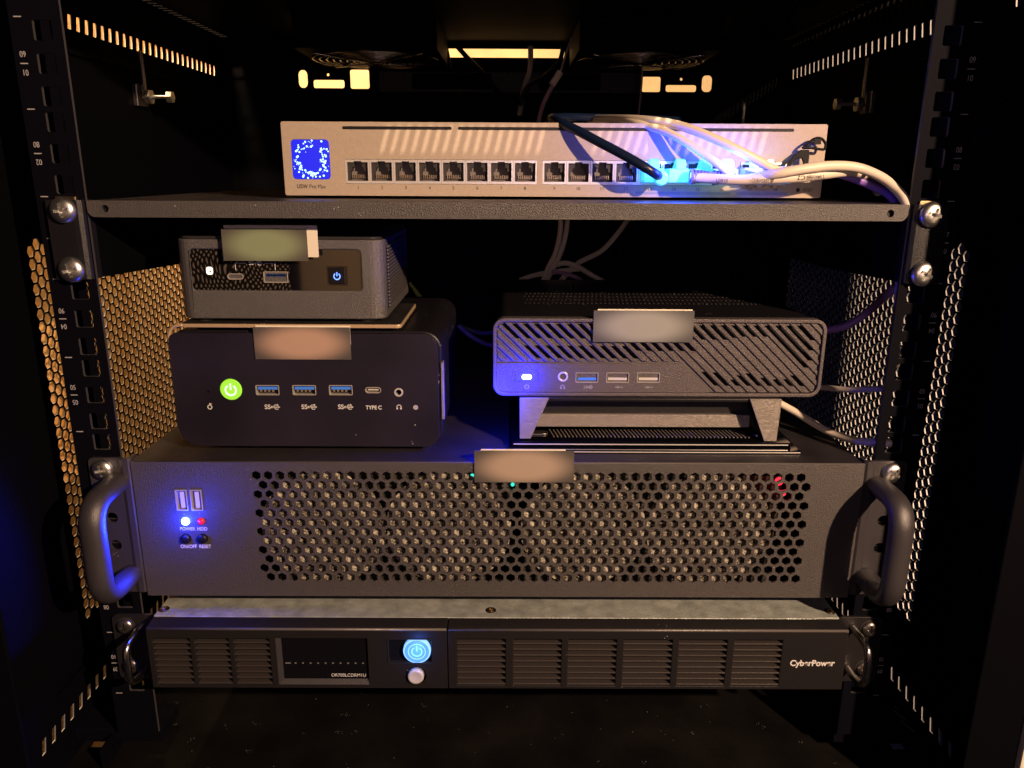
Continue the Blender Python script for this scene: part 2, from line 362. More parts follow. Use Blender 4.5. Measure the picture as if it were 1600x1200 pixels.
def text(s, x, z, y, size, m, parent, name='lettering', align='CENTER', rot=0, sx=1, bold=0, label=None, cy='CENTER'):
    cu = bpy.data.curves.new(name, 'FONT'); cu.body = s; cu.size = size*S; cu.align_x = align; cu.align_y = cy; cu.extrude = .00004; cu.offset = bold*S
    t = bpy.data.objects.new('t', cu); C.objects.link(t); bpy.context.view_layer.update()
    me = bpy.data.meshes.new_from_object(t.evaluated_get(bpy.context.evaluated_depsgraph_get())); bpy.data.objects.remove(t)
    me.name = name; me.materials.clear(); me.materials.append(M[m] if isinstance(m, str) else m)
    me.transform(Matrix.Diagonal((sx, 1, 1, 1))); me.transform(Matrix.Rotation(rot, 4, 'Z')); me.transform(Matrix.Rotation(PI/2, 4, 'X'))
    o = put(name, me, parent, (x, y, z))
    if label: o['label'] = label
    return o
def sym_power(mb, x, z, r, y0, y1, wd=None, gap=.6):
    wd = wd or r*.32; mb.ring((x, z), r-wd, r, y0, y1, 24, PI/2+gap, 2.5*PI-gap); mb.seg(x, z+.05*r, x, z+r*1.15, wd, y0, y1)
def sym_usb(mb, x, z, wdt, y0, y1, ss=True):
    t = wdt*.06; L0 = x-(0 if ss else wdt*.4); L1 = x+wdt*.5
    mb.seg(L0, z, L1-wdt*.08, z, t, y0, y1); mb.front([(L1-wdt*.12, z-t*1.3), (L1, z), (L1-wdt*.12, z+t*1.3)], y0, y1); mb.front(circ(L0, z, t*1.2, 10), y0, y1)
    mb.seg(L0+wdt*.08, z, L0+wdt*.18, z+wdt*.13, t*.8, y0, y1); mb.seg(L0+wdt*.18, z+wdt*.13, L0+wdt*.32, z+wdt*.13, t*.8, y0, y1); mb.front(circ(L0+wdt*.33, z+wdt*.13, t, 8), y0, y1)
    mb.seg(L0+wdt*.12, z, L0+wdt*.22, z-wdt*.13, t*.8, y0, y1); mb.seg(L0+wdt*.22, z-wdt*.13, L0+wdt*.34, z-wdt*.13, t*.8, y0, y1); mb.box(L0+wdt*.31, L0+wdt*.37, y0, y1, z-wdt*.16, z-wdt*.10)
def sym_headset(mb, x, z, r, y0, y1):
    mb.ring((x, z), r*.72, r, y0, y1, 16, -.35, PI+.35); mb.box(x-r*1.05, x-r*.45, y0, y1, z-r*.95, z-r*.1); mb.box(x+r*.45, x+r*1.05, y0, y1, z-r*.95, z-r*.1)

# pan-head screw with a deep cross recess, one mesh shared by all rack screws
def screw_mesh(name, r, h, mt, arm=.72, wd=.26):
    mb = MB().lathe([(r*.55, .6), (r, .6), (r*1.0, -.2*h), (r*.93, -.5*h), (r*.72, -.83*h), (r*.4, -.97*h), (.01, -h)], (0, 0, 0), 32)
    o = obj(name, mb, mt)
    c = MB()
    for a in (R(20), R(110)):
        d = Vector((math.cos(a), math.sin(a))); n = Vector((-d.y, d.x)); L_, W_ = r*arm, r*wd/2
        c.prism([(L_, W_), (-L_, W_), (-L_, -W_), (L_, -W_)], lambda u, v: (d.x*u+n.x*v, -h*1.5, d.y*u+n.y*v), lambda u, v: (d.x*u*.45+n.x*v, -h*.05, d.y*u*.45+n.y*v))
        cut(o, c); c = MB()
    me = o.data; me.shade_smooth()
    try: me.set_sharp_from_angle(angle=R(35))
    except Exception: pass
    bpy.data.objects.remove(o); return me
SCREW = screw_mesh('rack_screw', 6.8, 3.4, 'chrome'); SCREW_S = screw_mesh('black_screw', 5.2, 2.6, 'darkmetal'); SCREW_T = screw_mesh('lid_screw', 2.4, .6, 'brass')
WASHER = MB().lathe([(2, .6), (7.0, .6), (7.0, -.15), (6.4, -.25), (2, -.25)], (0, 0, 0), 28).mesh('washer'); WASHER.materials.append(M['rubber'])

def usb_a(host_cut, parent, x, z, yf, wd=12.4, h=5.2, col='usb_blue', tongue_up=True, vertical=False):
    W_, H_ = (h, wd) if vertical else (wd, h)
    host_cut.box(x-W_/2+.35, x+W_/2-.35, yf-3, yf+7, z-H_/2+.35, z+H_/2-.35)
    s = MB().plate(rrect(x-W_/2, x+W_/2, z-H_/2, z+H_/2, .7), [rrect(x-W_/2+.45, x+W_/2-.45, z-H_/2+.45, z+H_/2-.45, .4)], yf-.25, yf+5, FR)
    p = obj('usb_port', s, 'usb_shell', parent)
    obj('socket_floor', MB().box(x-W_/2+.4, x+W_/2-.4, yf+4.2, yf+4.6, z-H_/2+.4, z+H_/2-.4), 'black', p)
    sg = 1 if tongue_up else -1
    if vertical:
        obj('tongue', MB().box(x-.2, x+1.5, yf+.5, yf+4.2, z-H_/2+1, z+H_/2-1), col, p)
        q = MB(); [q.box(x-1.6, x-.5, yf+.8, yf+3, z-H_/2+2+i*2.6, z-H_/2+3.2+i*2.6) for i in range(4)]
    else:
        z0 = z+sg*.15; z1 = z+sg*1.75
        obj('tongue', MB().box(x-W_/2+1.2, x+W_/2-1.2, yf+.4, yf+4.2, min(z0, z1), max(z0, z1)), col, p, bevel=.1)
        q = MB(); [q.box(x-W_/2+2.2+i*2.4, x-W_/2+3.2+i*2.4, yf+1.0, yf+3.8, *sorted((z-sg*.1, z-sg*1.3))) for i in range(4)]
    obj('contacts', q, 'pin', p); return p
def usb_c(host_cut, parent, x, z, yf, wd=9.2, h=3.3):
    o = rrect(x-wd/2, x+wd/2, z-h/2, z+h/2, h/2-.01, 6)
    host_cut.front(rrect(x-wd/2+.3, x+wd/2-.3, z-h/2+.3, z+h/2-.3, h/2-.31, 6), yf-3, yf+6)
    p = obj('usb_c_port', MB().plate(o, [rrect(x-wd/2+.45, x+wd/2-.45, z-h/2+.45, z+h/2-.45, h/2-.46, 6)], yf-.25, yf+4, FR), 'usb_shell', parent)
    obj('socket_floor', MB().box(x-wd/2+.6, x+wd/2-.6, yf+3.5, yf+3.8, z-h/2+.4, z+h/2-.4), 'black', p)
    obj('tongue', MB().box(x-wd/2+1.6, x+wd/2-1.6, yf+.6, yf+3.5, z-.35, z+.35), 'usb_white' if wd > 9.5 else 'silver_trim', p); return p
def jack(host_cut, parent, x, z, yf, r=2.6):
    host_cut.cyl((x, yf-3, z), r*.62, 9); p = obj('audio_jack', MB().ring((x, z), r*.62, r, yf-.3, yf+4, 28), 'silver_trim', parent, bevel=.12)
    obj('socket_floor', MB().cyl((x, yf+3.4, z), r*.62, .3), 'black', p); return p

# ================================================================== the place: walls behind and beside the cabinet
def struct(name, mb, m): o = obj(name, mb, m); o['kind'] = 'structure'; return o
struct('side_wall', MB().box(-352, -340, -30, 700, -400, 900), 'wood')
struct('rear_wall', MB().box(-339, 332, 620, 640, -400, 900), 'plaster')

struct('reflection_panel', MB().box(-525, -372, -1560, -1500, -500, 700), 'tan_reflector')  # added behind the camera to put a tan reflection in the glossy port panel

# ================================================================== cabinet
SX, YB, ZT, ZB, YFR = 280, 400, 450, -50, -62
cab = thing('rack_cabinet', 'black nine-unit wall rack cabinet with honeycomb sides enclosing all the equipment', 'rack cabinet', (0, 180, ZB))
def side_panel(sgn):
    holes = []; p = 7.62
    for i in range(45):
        y = 38.5 + i*p*.866
        if y > 382: break
        for k in range(34):
            z = 34 + k*p + (p/2 if i % 2 else 0)
            if z < 283: holes.append(hexa(y, z, 3.66, False))
    for zc, y0, y1 in ((417.5, 104, 372), (417.5, -38, 28), (-18.5, -30, 372)):
        y = y0; wd = 3.3 if sgn < 0 else 3.3
        while y < y1:
            holes.append([(y, zc-4.6), (y+wd*1.2, zc-4.6), (y+wd*1.9, zc+4.6), (y+wd*.7, zc+4.6)]); y += 10.6
    x0, x1 = (sgn*SX, sgn*(SX+.8))
    return MB().plate([(YFR, ZB), (YB, ZB), (YB, ZT), (YFR, ZT)], holes, x0, x1, lambda u, v, w_: (w_, u, v), True)
for sgn in (-1, 1):
    sp = obj('side_panel', side_panel(sgn), 'cabinet', cab); sp.data.materials.append(M['punched'])
    obj('front_post', MB().box(*sorted((sgn*(SX-16), sgn*(SX+13))), YFR-2.5, YFR-.2, ZB-2, ZT+2), 'cabinet', sp, bevel=.8)
    obj('floor_rail', MB().box(*sorted((sgn*(SX-26), sgn*(SX-24))), -12, 390, ZB+.5, ZB+16), 'cabinet', sp, bevel=.4)
    obj('stiffener', MB().box(*sorted((sgn*(SX-3), sgn*(SX-.2))), -8, 390, 2, 4.5), 'cabinet', sp, bevel=.3)
    obj('stiffener', MB().box(*sorted((sgn*(SX-3), sgn*(SX-.2))), -8, 390, 397, 400), 'cabinet', sp, bevel=.3)
# roof: slots at the front, two round openings over the fans
holes = []
for a_, b_ in ((-80, -62), (-35, 52), (90, 180)):
    x = a_
    while x < b_: holes.append(rrect(x, x+2.8, -9.4, -1.4, 1.3, 3)); x += 5.5
for sgn in (-1, 1):
    for k in range(34): yy = 60+k*9.5; xx = sgn*270; holes.append([(xx-4, yy), (xx+4, yy), (xx+4, yy+3), (xx-4, yy+3)])
obj('roof_panel', MB().plate([(-SX+.02, YFR), (SX-.02, YFR), (SX-.02, YB), (-SX+.02, YB)], holes, ZT-1.4, ZT, lambda u, v, w_: (u, v, w_)), 'cabinet', cab)
holes = [[(sgn*268-7, 8+k*13), (sgn*268+7, 8+k*13), (sgn*268+7, 15+k*13), (sgn*268-7, 15+k*13)] for sgn in (-1, 1) for k in range(26)]
obj('floor_panel', MB().plate([(-SX+.02, YFR), (SX-.02, YFR), (SX-.02, YB), (-SX+.02, YB)], holes, ZB, ZB+1.4, lambda u, v, w_: (u, v, w_)), 'floor', cab)
# back panel with knock-outs through which the lit wall shows
bh = []
def bhole(a, b, c, d, r=2):
    p, q = aty(a, b, YB), aty(c, d, YB); bh.append(rrect(p.x, q.x, q.z, p.z, r, 4))
bhole(466, 109, 482, 138, 5); bhole(490, 125, 539, 138, 2); bhole(547, 109, 578, 139, 2); bhole(697, 76, 882, 91, 2)
bhole(1003, 120, 1031, 144, 2); bhole(1040, 133, 1087, 144, 2); bhole(1097, 118, 1111, 144, 4)
for a, b in ((513, 117), (1064, 124)): p = aty(a, b, YB); bh.append(circ(p.x, p.z, 1.4, 12))
obj('back_panel', MB().plate([(-SX+.02, ZB+1.5), (SX-.02, ZB+1.5), (SX-.02, ZT-1.41), (-SX+.02, ZT-1.41)], bh, YB-1.6, YB, FR), 'cabinet', cab)
a, b = aty(592, 112, YB-14), aty(1000, 146, YB-14)
c1, c2 = aty(643, 108, YB-14), aty(768, 140, YB-14); c3, c4 = aty(842, 108, YB-14), aty(938, 142, YB-14)
obj('cable_entry_plate', MB().plate(rrect(a.x, b.x, b.z, a.z, 2), [rrect(c1.x, c2.x, c2.z, a.z-.6, 3), rrect(c3.x, c4.x, c4.z, a.z-.6, 3)], YB-16, YB-14, FR), M['dusty'], cab)
# fans under the roof
for fx in (-115, 123):
    fan = obj('cooling_fan', MB().plate(rrect(fx-60, fx+60, 262, 382, 5), [circ(fx, 322, 56.5, 40)], ZT-27, ZT-2.2, lambda u, v, w_: (u, v, w_)), 'cabinet', cab, bevel=.5)
    g = MB()
    for k in range(9):
        r_ = 8+k*6; g.tube([(fx+r_*math.cos(t*PI/12), 322+r_*math.sin(t*PI/12), ZT-30.5+.03*r_) for t in range(25)], .75, 6, 2)
    for t in range(4):
        a_ = PI/4+t*PI/2; g.tube([(fx+7*math.cos(a_), 322+7*math.sin(a_), ZT-31), (fx+66*math.cos(a_), 322+66*math.sin(a_), ZT-29)], .9, 6, 2)
    obj('finger_guard', g, 'guard', fan, smooth=True)
    bl = MB().cyl((fx, 322, ZT-22), 19, 14, 'z', 32)
    for t in range(7):
        a_ = 2*PI*t/7; ca, sa = math.cos(a_), math.sin(a_)
        q = [(18, -8, -20), (54, -16, -22), (52, 14, -10), (18, 6, -9)]
        vs = [(fx+u*ca-v*sa, 322+u*sa+v*ca, ZT+h) for u, v, h in q] + [(fx+u*ca-v*sa, 322+u*sa+v*ca, ZT+h+1.2) for u, v, h in q]
        bl.add(vs, [(0, 1, 2, 3), (7, 6, 5, 4), (0, 4, 5, 1), (1, 5, 6, 2), (2, 6, 7, 3), (3, 7, 4, 0)])
    obj('fan_rotor', bl, 'satin', fan)
# rails
HOLE_Z = [44.45*(k-1)+o for k in range(1, 10) for o in (6.35, 22.225, 38.1)]
for sgn in (-1, 1):
    hs = []
    for z in HOLE_Z:
        c = sgn*232.5; hs.append(rrect(c-4.9, c+4.9, z-4.9, z+4.9, 1.0, 3))
    x0, x1 = sorted((sgn*222.5, sgn*249))
    rm = MB().plate([(x0, -30), (x1, -30), (x1, 430), (x0, 430)], hs, 0, 2, FR, True)
    rail = obj('mounting_rail', rm, 'rail', cab, bevel=0); rail.data.materials.append(M['rail_edge'])
    obj('rail_flange', MB().box(*sorted((sgn*247.2, sgn*249)), 2, 34, -30, 430), 'rail', rail)
    for zz in (-40, 431): obj('rail_bracket', MB().box(*sorted((sgn*222.5, sgn*SX)), 4, 30, zz, zz+9), 'rail', rail, bevel=.6)
    for k in range(1, 10):
        zc = 44.45*(k-.5); xl = sgn*244.4
        if k in (3, 4) or (k == 7 and sgn < 0): continue
        text('%02d' % k, xl, zc+4.3, -.12, 4.1, 'grey_print', rail, 'rail_number', sx=.8)
        text('%02d' % (10-k), xl, zc-4.3, -.12, 4.1, 'grey_print', rail, 'rail_number', rot=PI, sx=.8)
    t = MB()
    for k in range(0, 19):
        if 3.2 < k/2 < 8.2*0 or k in (4, 5, 6, 7): continue
        t.box(sgn*244.4-2, sgn*244.4+2, -.1, .01, 22.225*k-.25, 22.225*k+.25)
    obj('unit_marks', t, 'grey_print', rail)
    # cage nuts behind the shelf screws
    for z in (304.8, 273.05): obj('cage_nut', MB().box(sgn*232.5-5.6, sgn*232.5+5.6, -1.6, 4, z-5.5, z+6.6), 'brass', rail, bevel=.4)
# latches of the side panels
for sgn in (-1, 1):
    y0, z0 = (203, 380) if sgn < 0 else (195, 377)
    la = obj('panel_latch', MB().box(*sorted((sgn*(SX-4), sgn*(SX-.2))), y0-9, y0+9, z0-8, z0+8).box(*sorted((sgn*(SX-7), sgn*(SX-5))), y0-2, y0+2, z0, z0+32), 'darkmetal', cab, bevel=.5)
    obj('latch_bolt', MB().cyl((min(sgn*(SX-26), sgn*(SX-4)), y0, z0-1), 1.4, 22, 'x', 12).cyl((sgn*(SX-25)-2, y0, z0-1), 4.4, 4, 'x', 6).cyl((sgn*(SX-9)-2, y0, z0-1), 5.6, 4, 'x', 6), 'chrome', la)
obj('added_shade_panel', MB().box(378, 640, -84, -70, -48, 448), 'cabinet', cab, bevel=2)  # added out of view to shade the rear part of the right mesh
obj('door_edge', MB().box(293.6, 306, YFR-6, YFR-1, -120, 520), M['paper'], cab, bevel=1)
obj('corner_bolt', MB().lathe([(3.6, 0), (3.6, -1.2), (2.4, -2.6), (.01, -3)], (-271, YFR-2.6, ZB+9), 20), 'chrome', cab, smooth=True)

# ================================================================== shelf (top)
sh = thing('rack_shelf', 'black sheet-metal rack shelf whose flat lip runs below the silver switch', 'rack shelf', (0, 0, 267))
fl = obj('shelf_floor', MB().box(-221, 221, 1.8, 270, 307.6, 309.3), 'powder', sh)
lip = MB().plate(rrect(-221.8, 221.6, 300.5, 309.3, .3, 4, rs=(4, 4, .4, .4)), [circ(-212, 305, 2.0), circ(212, 304.6, 2.0)], -1.2, .6, FR)
obj('front_lip', lip, 'powder_rough', sh, bevel=.35)
obj('lip_backing', MB().box(-216, -208, 1.2, 1.6, 301, 308), 'black', sh)
obj('lip_backing', MB().box(208, 216, 1.2, 1.6, 301, 308), 'black', sh)
for sgn in (-1, 1):
    pts = [(sgn*223.2, -2.2), (sgn*226.2, -3.4), (sgn*228.5, -2.6), (sgn*243, -2.6), (sgn*243, -.8), (sgn*229, -.8), (sgn*226, -1.0), (sgn*224.4, 6), (sgn*223.2, 6)]
    pts = [(sgn*222.9, 8), (sgn*222.9, .8), (sgn*224, -1.6), (sgn*226, -2.9), (sgn*228.6, -3.2), (sgn*242.8, -3.2), (sgn*242.8, -1.2), (sgn*228.6, -1.2), (sgn*225.6, -.2), (sgn*224.9, 1.8), (sgn*224.9, 8)]
    obj('mounting_ear', MB().plan(pts, 266.9, 309.6), 'ear', sh, bevel=.3)
    q = [(1.4, 309.2), (268, 309.2), (268, 300), (60, 267.4), (1.4, 267.4)]
    obj('side_wall', MB().side([(7, 309.2), (268, 309.2), (268, 262), (110, 262.5), (7, 267)], *sorted((sgn*223.1, sgn*224.6))), 'cabinet', sh)
    for z in (304.8, 273.05):
        z_ = z-.6; put('washer', WASHER, sh, (sgn*233, -3.9, z_)); put('screw', SCREW, sh, (sgn*233, -4.2, z_), rot=(R(random.uniform(-2, 2)), R(random.uniform(0, 90)), R(3)))

# ================================================================== network switch
YS = 48.0
sw = thing('network_switch', 'silver network switch with a blue screen and a row of numbered ports on the shelf', 'network switch', (32, YS+80, 311))
fx0, fx1, fz0, fz1 = -128.2, 192.2, 311.0, 353.0
fc = obj('faceplate', MB().front(rrect(fx0, fx1, fz0, fz1, 1.2), YS, YS+3), 'silver_face', sw, bevel=.4)
cutter = MB()
g1, g2 = aty(539, 248, YS), aty(839, 287, YS); g3, g4 = aty(848, 253, YS), aty(1146, 290, YS)
ga = (g1.x, g2.x, 317.9, 332.0); gb = (g3.x, g4.x, 317.9, 332.0)
cutter.box(ga[0], ga[1], YS-4, YS+8, ga[2], ga[3]); cutter.box(gb[0], gb[1], YS-4, YS+8, gb[2], gb[3])
sc0, sc1 = aty(453.5, 217.5, YS), aty(517, 280.5, YS)
cutter.front(rrect(sc0.x, sc1.x, sc1.z, sc0.z, 2.2), YS-4, YS+1)
grooves = ((-92, -28), (-24.4, 82), (83.5, 172.5))
grooves = ((-92.4, -28.2), (-24.6, 172.6))
for a, b in grooves: cutter.front(rrect(a, b, 348.7, 350.5, .85), YS-4, YS+2)
s17 = aty(1158, 248, YS); s18 = aty(1226, 290, YS); cutter.box(s17.x, s18.x, YS-4, YS+8, 318, 331.5)
rs = aty(1247, 297, YS); cutter.cyl((rs.x, YS-4, rs.z), 1.25, 7)
cut(fc, cutter)
for a, b in grooves: obj('vent_groove', MB().box(a+.3, b-.3, YS+.5, YS+1.95, 348.75, 350.45), 'black', fc)
obj('reset_hole', MB().cyl((rs.x, YS+.3, rs.z), 1.2, .5), 'black', fc)
obj('housing', MB().box(fx0+.6, fx1-.6, YS+13, YS+160, fz0+.4, fz1-.4).box(fx0+.6, fx1-.6, YS+3, YS+13, fz1-1.6, fz1-.4).box(fx0+.6, fx1-.6, YS+3, YS+13, fz0+.4, fz0+1.6).box(fx0+.6, fx0+2, YS+3, YS+13, fz0+.4, fz1-.4).box(fx1-2, fx1-.6, YS+3, YS+13, fz0+.4, fz1-.4), 'silver_face', sw, bevel=.3)
scr = obj('screen', MB().front(rrect(sc0.x+.2, sc1.x-.2, sc1.z+.2, sc0.z-.2, 2.0), YS+.4, YS+.9), 'screen', sw)
d = MB(); cx, cz = (sc0.x+sc1.x)/2, (sc0.z+sc1.z)/2
rnd = random.Random(3)
for i in range(118):
    a = rnd.uniform(0, 2*PI); rr = 8.6+rnd.gauss(0, 1.5) if i < 84 else 8.4+rnd.gauss(0, 1.0)
    if i >= 84: a = rnd.choice((4.7, 4.5, 2.2, 3.4, .15, -.6))+rnd.gauss(0, .22)
    x, z = cx+rr*math.cos(a), cz+rr*math.sin(a)*1.02
    if abs(x-cx) < 11 and abs(z-cz) < 11: d.front(circ(x, z, rnd.choice((.22, .32, .45, .55, .62)), 8), YS+.33, YS+.4)
o = obj('screen_dots', d, 'screen_dot', scr); o['kind'] = 'stuff'
lt = aty(488, 291.5, YS); text('USW', lt.x-5.9, lt.z, YS-.08, 3.3, 'ink', sw, bold=.05, sx=.88); text('Pro Max', lt.x+3.2, lt.z, YS-.08, 3.3, 'ink', sw, sx=.88)
# RJ45 jacks
def port(xc, idx):
    z0, z1 = 319.6, 330.6; x0, x1 = xc-6.1, xc+6.1
    p = obj('network_port', MB().plate([(xc-7.05, 318.1), (xc+7.05, 318.1), (xc+7.05, 331.8), (xc-7.05, 331.8)],
        [[(x0, z0), (x1, z0), (x1, 330.3), (x1-3.9, 330.3), (x1-3.9, 330.9), (x0+3.9, 330.9), (x0+3.9, 330.3), (x0, 330.3)]], YS+.25, YS+1.2, FR), 'silver_trim', sw)
    k = MB()                                                    # stepped key shape, deeper inside
    k.front([(x0, z0), (x0+1.5, z0), (x0+1.5, z0+5.6), (x0+2.6, z0+5.6), (x0+2.6, z0+7.8), (x0+3.9, z0+7.8), (x0+3.9, z1), (x0, z1)], YS+2.2, YS+7)
    k.front([(x1, z1), (x1-3.9, z1), (x1-3.9, z0+7.8), (x1-2.6, z0+7.8), (x1-2.6, z0+5.6), (x1-1.2, z0+5.6), (x1-1.2, z0), (x1, z0)], YS+2.2, YS+7)
    k.box(x0-.3, x0, YS+1.2, YS+12, z0, z1).box(x1, x1+.3, YS+1.2, YS+12, z0, z1).box(x0-.3, x1+.3, YS+1.2, YS+12, z0-.3, z0)
    obj('key_shape', k, 'port_black', p)
    obj('socket_back', MB().box(x0, x1, YS+8.5, YS+9.5, z0, z1).box(x0+1.4, x1-1.4, YS+5, YS+8.5, z0+.2, z0+2.4), 'port_dark', p)
    q = MB(); [q.box(xc-3.9+i*1.1, xc-3.5+i*1.1, YS+3.0, YS+8.3, z0+1.4, z0+3.6) for i in range(8)]
    obj('contacts', q, 'pin', p)
    return p
pw = (ga[1]-ga[0])/8; ports = []
for i in range(16):
    g = ga if i < 8 else gb; w_ = (g[1]-g[0])/8; xc = g[0]+w_*(i % 8+.5); ports.append(xc); port(xc, i+1)
    text(str(i+1), xc, 315.7, YS-.08, 2.7, 'ink', sw, 'port_number')
for i, a in ((17, 1171), (18, 1211)):
    q = aty(a, 297, YS); text(str(i), q.x, 315.7, YS-.08, 2.7, 'ink', sw, 'port_number')
b0, b1 = aty(993, 301, YS), aty(1141, 304, YS)
obj('speed_bar', MB().box(b0.x, b1.x, YS-.06, YS+.05, 312.6, 314.3), 'barprint', sw); text('2.5G', (b0.x+b1.x)/2, 313.45, YS-.12, 1.9, 'silver_face', sw)
b0, b1 = aty(1151, 301, YS), aty(1230, 304, YS)
obj('speed_bar', MB().box(b0.x, b1.x, YS-.06, YS+.05, 312.6, 314.3), 'barprint', sw); text('10G', (b0.x+b1.x)/2, 313.45, YS-.12, 1.9, 'silver_face', sw)
text('RESET', rs.x+6, rs.z, YS-.08, 2.7, 'ink', sw, sx=.85)
# SFP cages
cg = MB()
for j in range(2):
    a_ = s17.x+j*(s18.x-s17.x)/2; b_ = a_+(s18.x-s17.x)/2
    cg.plate([(a_+.1, 318.2), (b_-.1, 318.2), (b_-.1, 331.3), (a_+.1, 331.3)], [[(a_+1, 319.4), (b_-1, 319.4), (b_-1, 330), (a_+1, 330)]], YS-.8, YS+8, FR)
obj('sfp_cage', cg, 'chrome', sw)
cf = MB(); [cf.box(s17.x+1+i*4.6, s17.x+3.6+i*4.6, YS-1.6, YS-.2, 317.0, 318.4) for i in range(5)]
obj('cage_spring', cf, 'brass', sw, bevel=.1)
for j, x in enumerate((fx0+30, fx1-30)): obj('rubber_foot', MB().cyl((x, YS+20, 309.3), 5, 1.8, 'z', 20), 'rubber', sw)
lamp('port_led_glow', 'POINT', (104, YS-23, 327), .13, (.02, .05, 1), .006)
lamp('port_led_glow', 'POINT', (132, YS-25, 330), .10, (.03, .07, 1), .006)
lamp('port_led_glow', 'POINT', (86, YS-15, 325), .045, (.04, .1, 1), .006)

# plugs and cables at the switch -----------------------------------------------------------
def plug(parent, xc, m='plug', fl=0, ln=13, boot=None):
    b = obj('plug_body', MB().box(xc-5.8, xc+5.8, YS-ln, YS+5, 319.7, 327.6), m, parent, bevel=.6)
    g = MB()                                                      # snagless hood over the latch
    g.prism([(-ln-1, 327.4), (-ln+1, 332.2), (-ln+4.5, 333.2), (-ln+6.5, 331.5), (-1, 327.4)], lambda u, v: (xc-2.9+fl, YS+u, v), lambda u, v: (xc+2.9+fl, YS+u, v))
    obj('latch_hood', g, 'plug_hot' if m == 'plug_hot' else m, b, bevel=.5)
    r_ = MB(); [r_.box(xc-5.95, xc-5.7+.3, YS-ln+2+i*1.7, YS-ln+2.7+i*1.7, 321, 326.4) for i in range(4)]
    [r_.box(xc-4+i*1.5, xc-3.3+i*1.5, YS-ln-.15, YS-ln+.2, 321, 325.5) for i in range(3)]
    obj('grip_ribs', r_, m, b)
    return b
def T(*p): return aty(*p)
P13, P14, P15, P16 = ports[12:16]
# dark blue cable from port 13
nv = thing('network_cable', 'dark blue network cable crossing the front of the switch from its top into port 13', 'cable', (P13, YS-10, 324))
plug(nv, P13, 'plug')
obj('plug_sleeve', MB().lathe([(2.9, 0), (3.9, -.6), (4.4, -4), (3.7, -5.5), (2.9, -5.6)], (P13+3.2, YS-13, 322.3), 24), 'plug', nv, smooth=True)
obj('cable_jacket', MB().tube([(P13+3.2, YS-14, 322.8), T(1018, 268, YS-24), T(985, 248, YS-22), T(940, 224, YS-15), T(900, 203, YS-6), T(872, 190, YS+6), T(862, 185, YS+30), T(885, 183, YS+60), T(930, 184, YS+75), T(1010, 186, YS+95), T(1060, 188, YS+130)], 2.75, 14, 10), 'navy', nv, smooth=True)
# cream cable A : over the top of the switch to port 16
ca = thing('network_cable', 'cream network cable running from the switch top down to the bright plug in port 16', 'cable', (P16, YS-10, 324), 'cream cables plugged into the switch')
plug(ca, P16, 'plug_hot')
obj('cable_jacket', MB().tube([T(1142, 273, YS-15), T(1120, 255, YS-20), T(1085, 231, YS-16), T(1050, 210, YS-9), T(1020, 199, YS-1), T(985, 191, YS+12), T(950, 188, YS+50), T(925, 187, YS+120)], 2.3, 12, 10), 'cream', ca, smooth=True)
# cream cable B : over the top to the SFP side
cb = thing('network_cable', 'cream network cable arching over the switch top and down to the right-hand pair of ports', 'cable', ((s17.x+s18.x)/2, YS-10, 324), 'cream cables plugged into the switch')
mx = s17.x+5.5
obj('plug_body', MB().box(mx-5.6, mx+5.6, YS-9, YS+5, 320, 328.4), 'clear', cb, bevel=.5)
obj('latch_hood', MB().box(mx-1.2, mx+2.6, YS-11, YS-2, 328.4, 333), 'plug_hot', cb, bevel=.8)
obj('cable_jacket', MB().tube([T(1228, 272, YS-15), T(1205, 262, YS-22), T(1160, 238, YS-24), T(1110, 214, YS-19), T(1060, 196, YS-8), T(1010, 188, YS+4), T(965, 186, YS+30), T(920, 186, YS+90)], 2.6, 12, 10), 'cream', cb, smooth=True)
# cable with printing from port 14, going right
def ribs(xc, z, y, n=6, parent=None):
    b = MB()
    for i in range(n): b.lathe([(2, 0), (4.3-.25*i, 0), (4.3-.25*i, 1.1), (2, 1.1)], (xc+3+i*1.9, y, z), 20, 'x')
    b.lathe([(2.6, 0), (3.2, 0), (2.6, 13), (2, 13)], (xc+3, y, z), 18, 'x')
    obj('strain_relief', b, 'boot', parent, smooth=False)
cc = thing('network_cable', 'cream network cable with small upside-down printing, from port 14 across to the right', 'cable', (P14, YS-10, 324), 'cream cables plugged into the switch')
plug(cc, P14, 'plug', 1); ribs(P14+2.5, 323.2, YS-18.5, 6, cc)
pc = [T(1078, 276, YS-19), T(1110, 279, YS-22), T(1150, 281, YS-26), T(1200, 280, YS-29), T(1250, 277, YS-30), T(1290, 272, YS-28), T(1330, 268, YS-22), T(1352, 275, YS-8), T(1365, 288, YS+10), T(1372, 300, YS+25)]
obj('cable_jacket', MB().tube(pc, 2.75, 14, 10), 'cream', cc, smooth=True)
for s_, a, b, y in (('TIA-568-C.2', 1268, 276.5, YS-33), ('& ISO/IEC', 1192, 282, YS-32.2), ('11801', 1128, 282, YS-27.6)):
    q = T(a, b, y); text(s_, q.x, q.z, y, 3.1, 'ink', cc, 'printing', rot=PI+(.05 if a > 1240 else -.03), sx=.95)
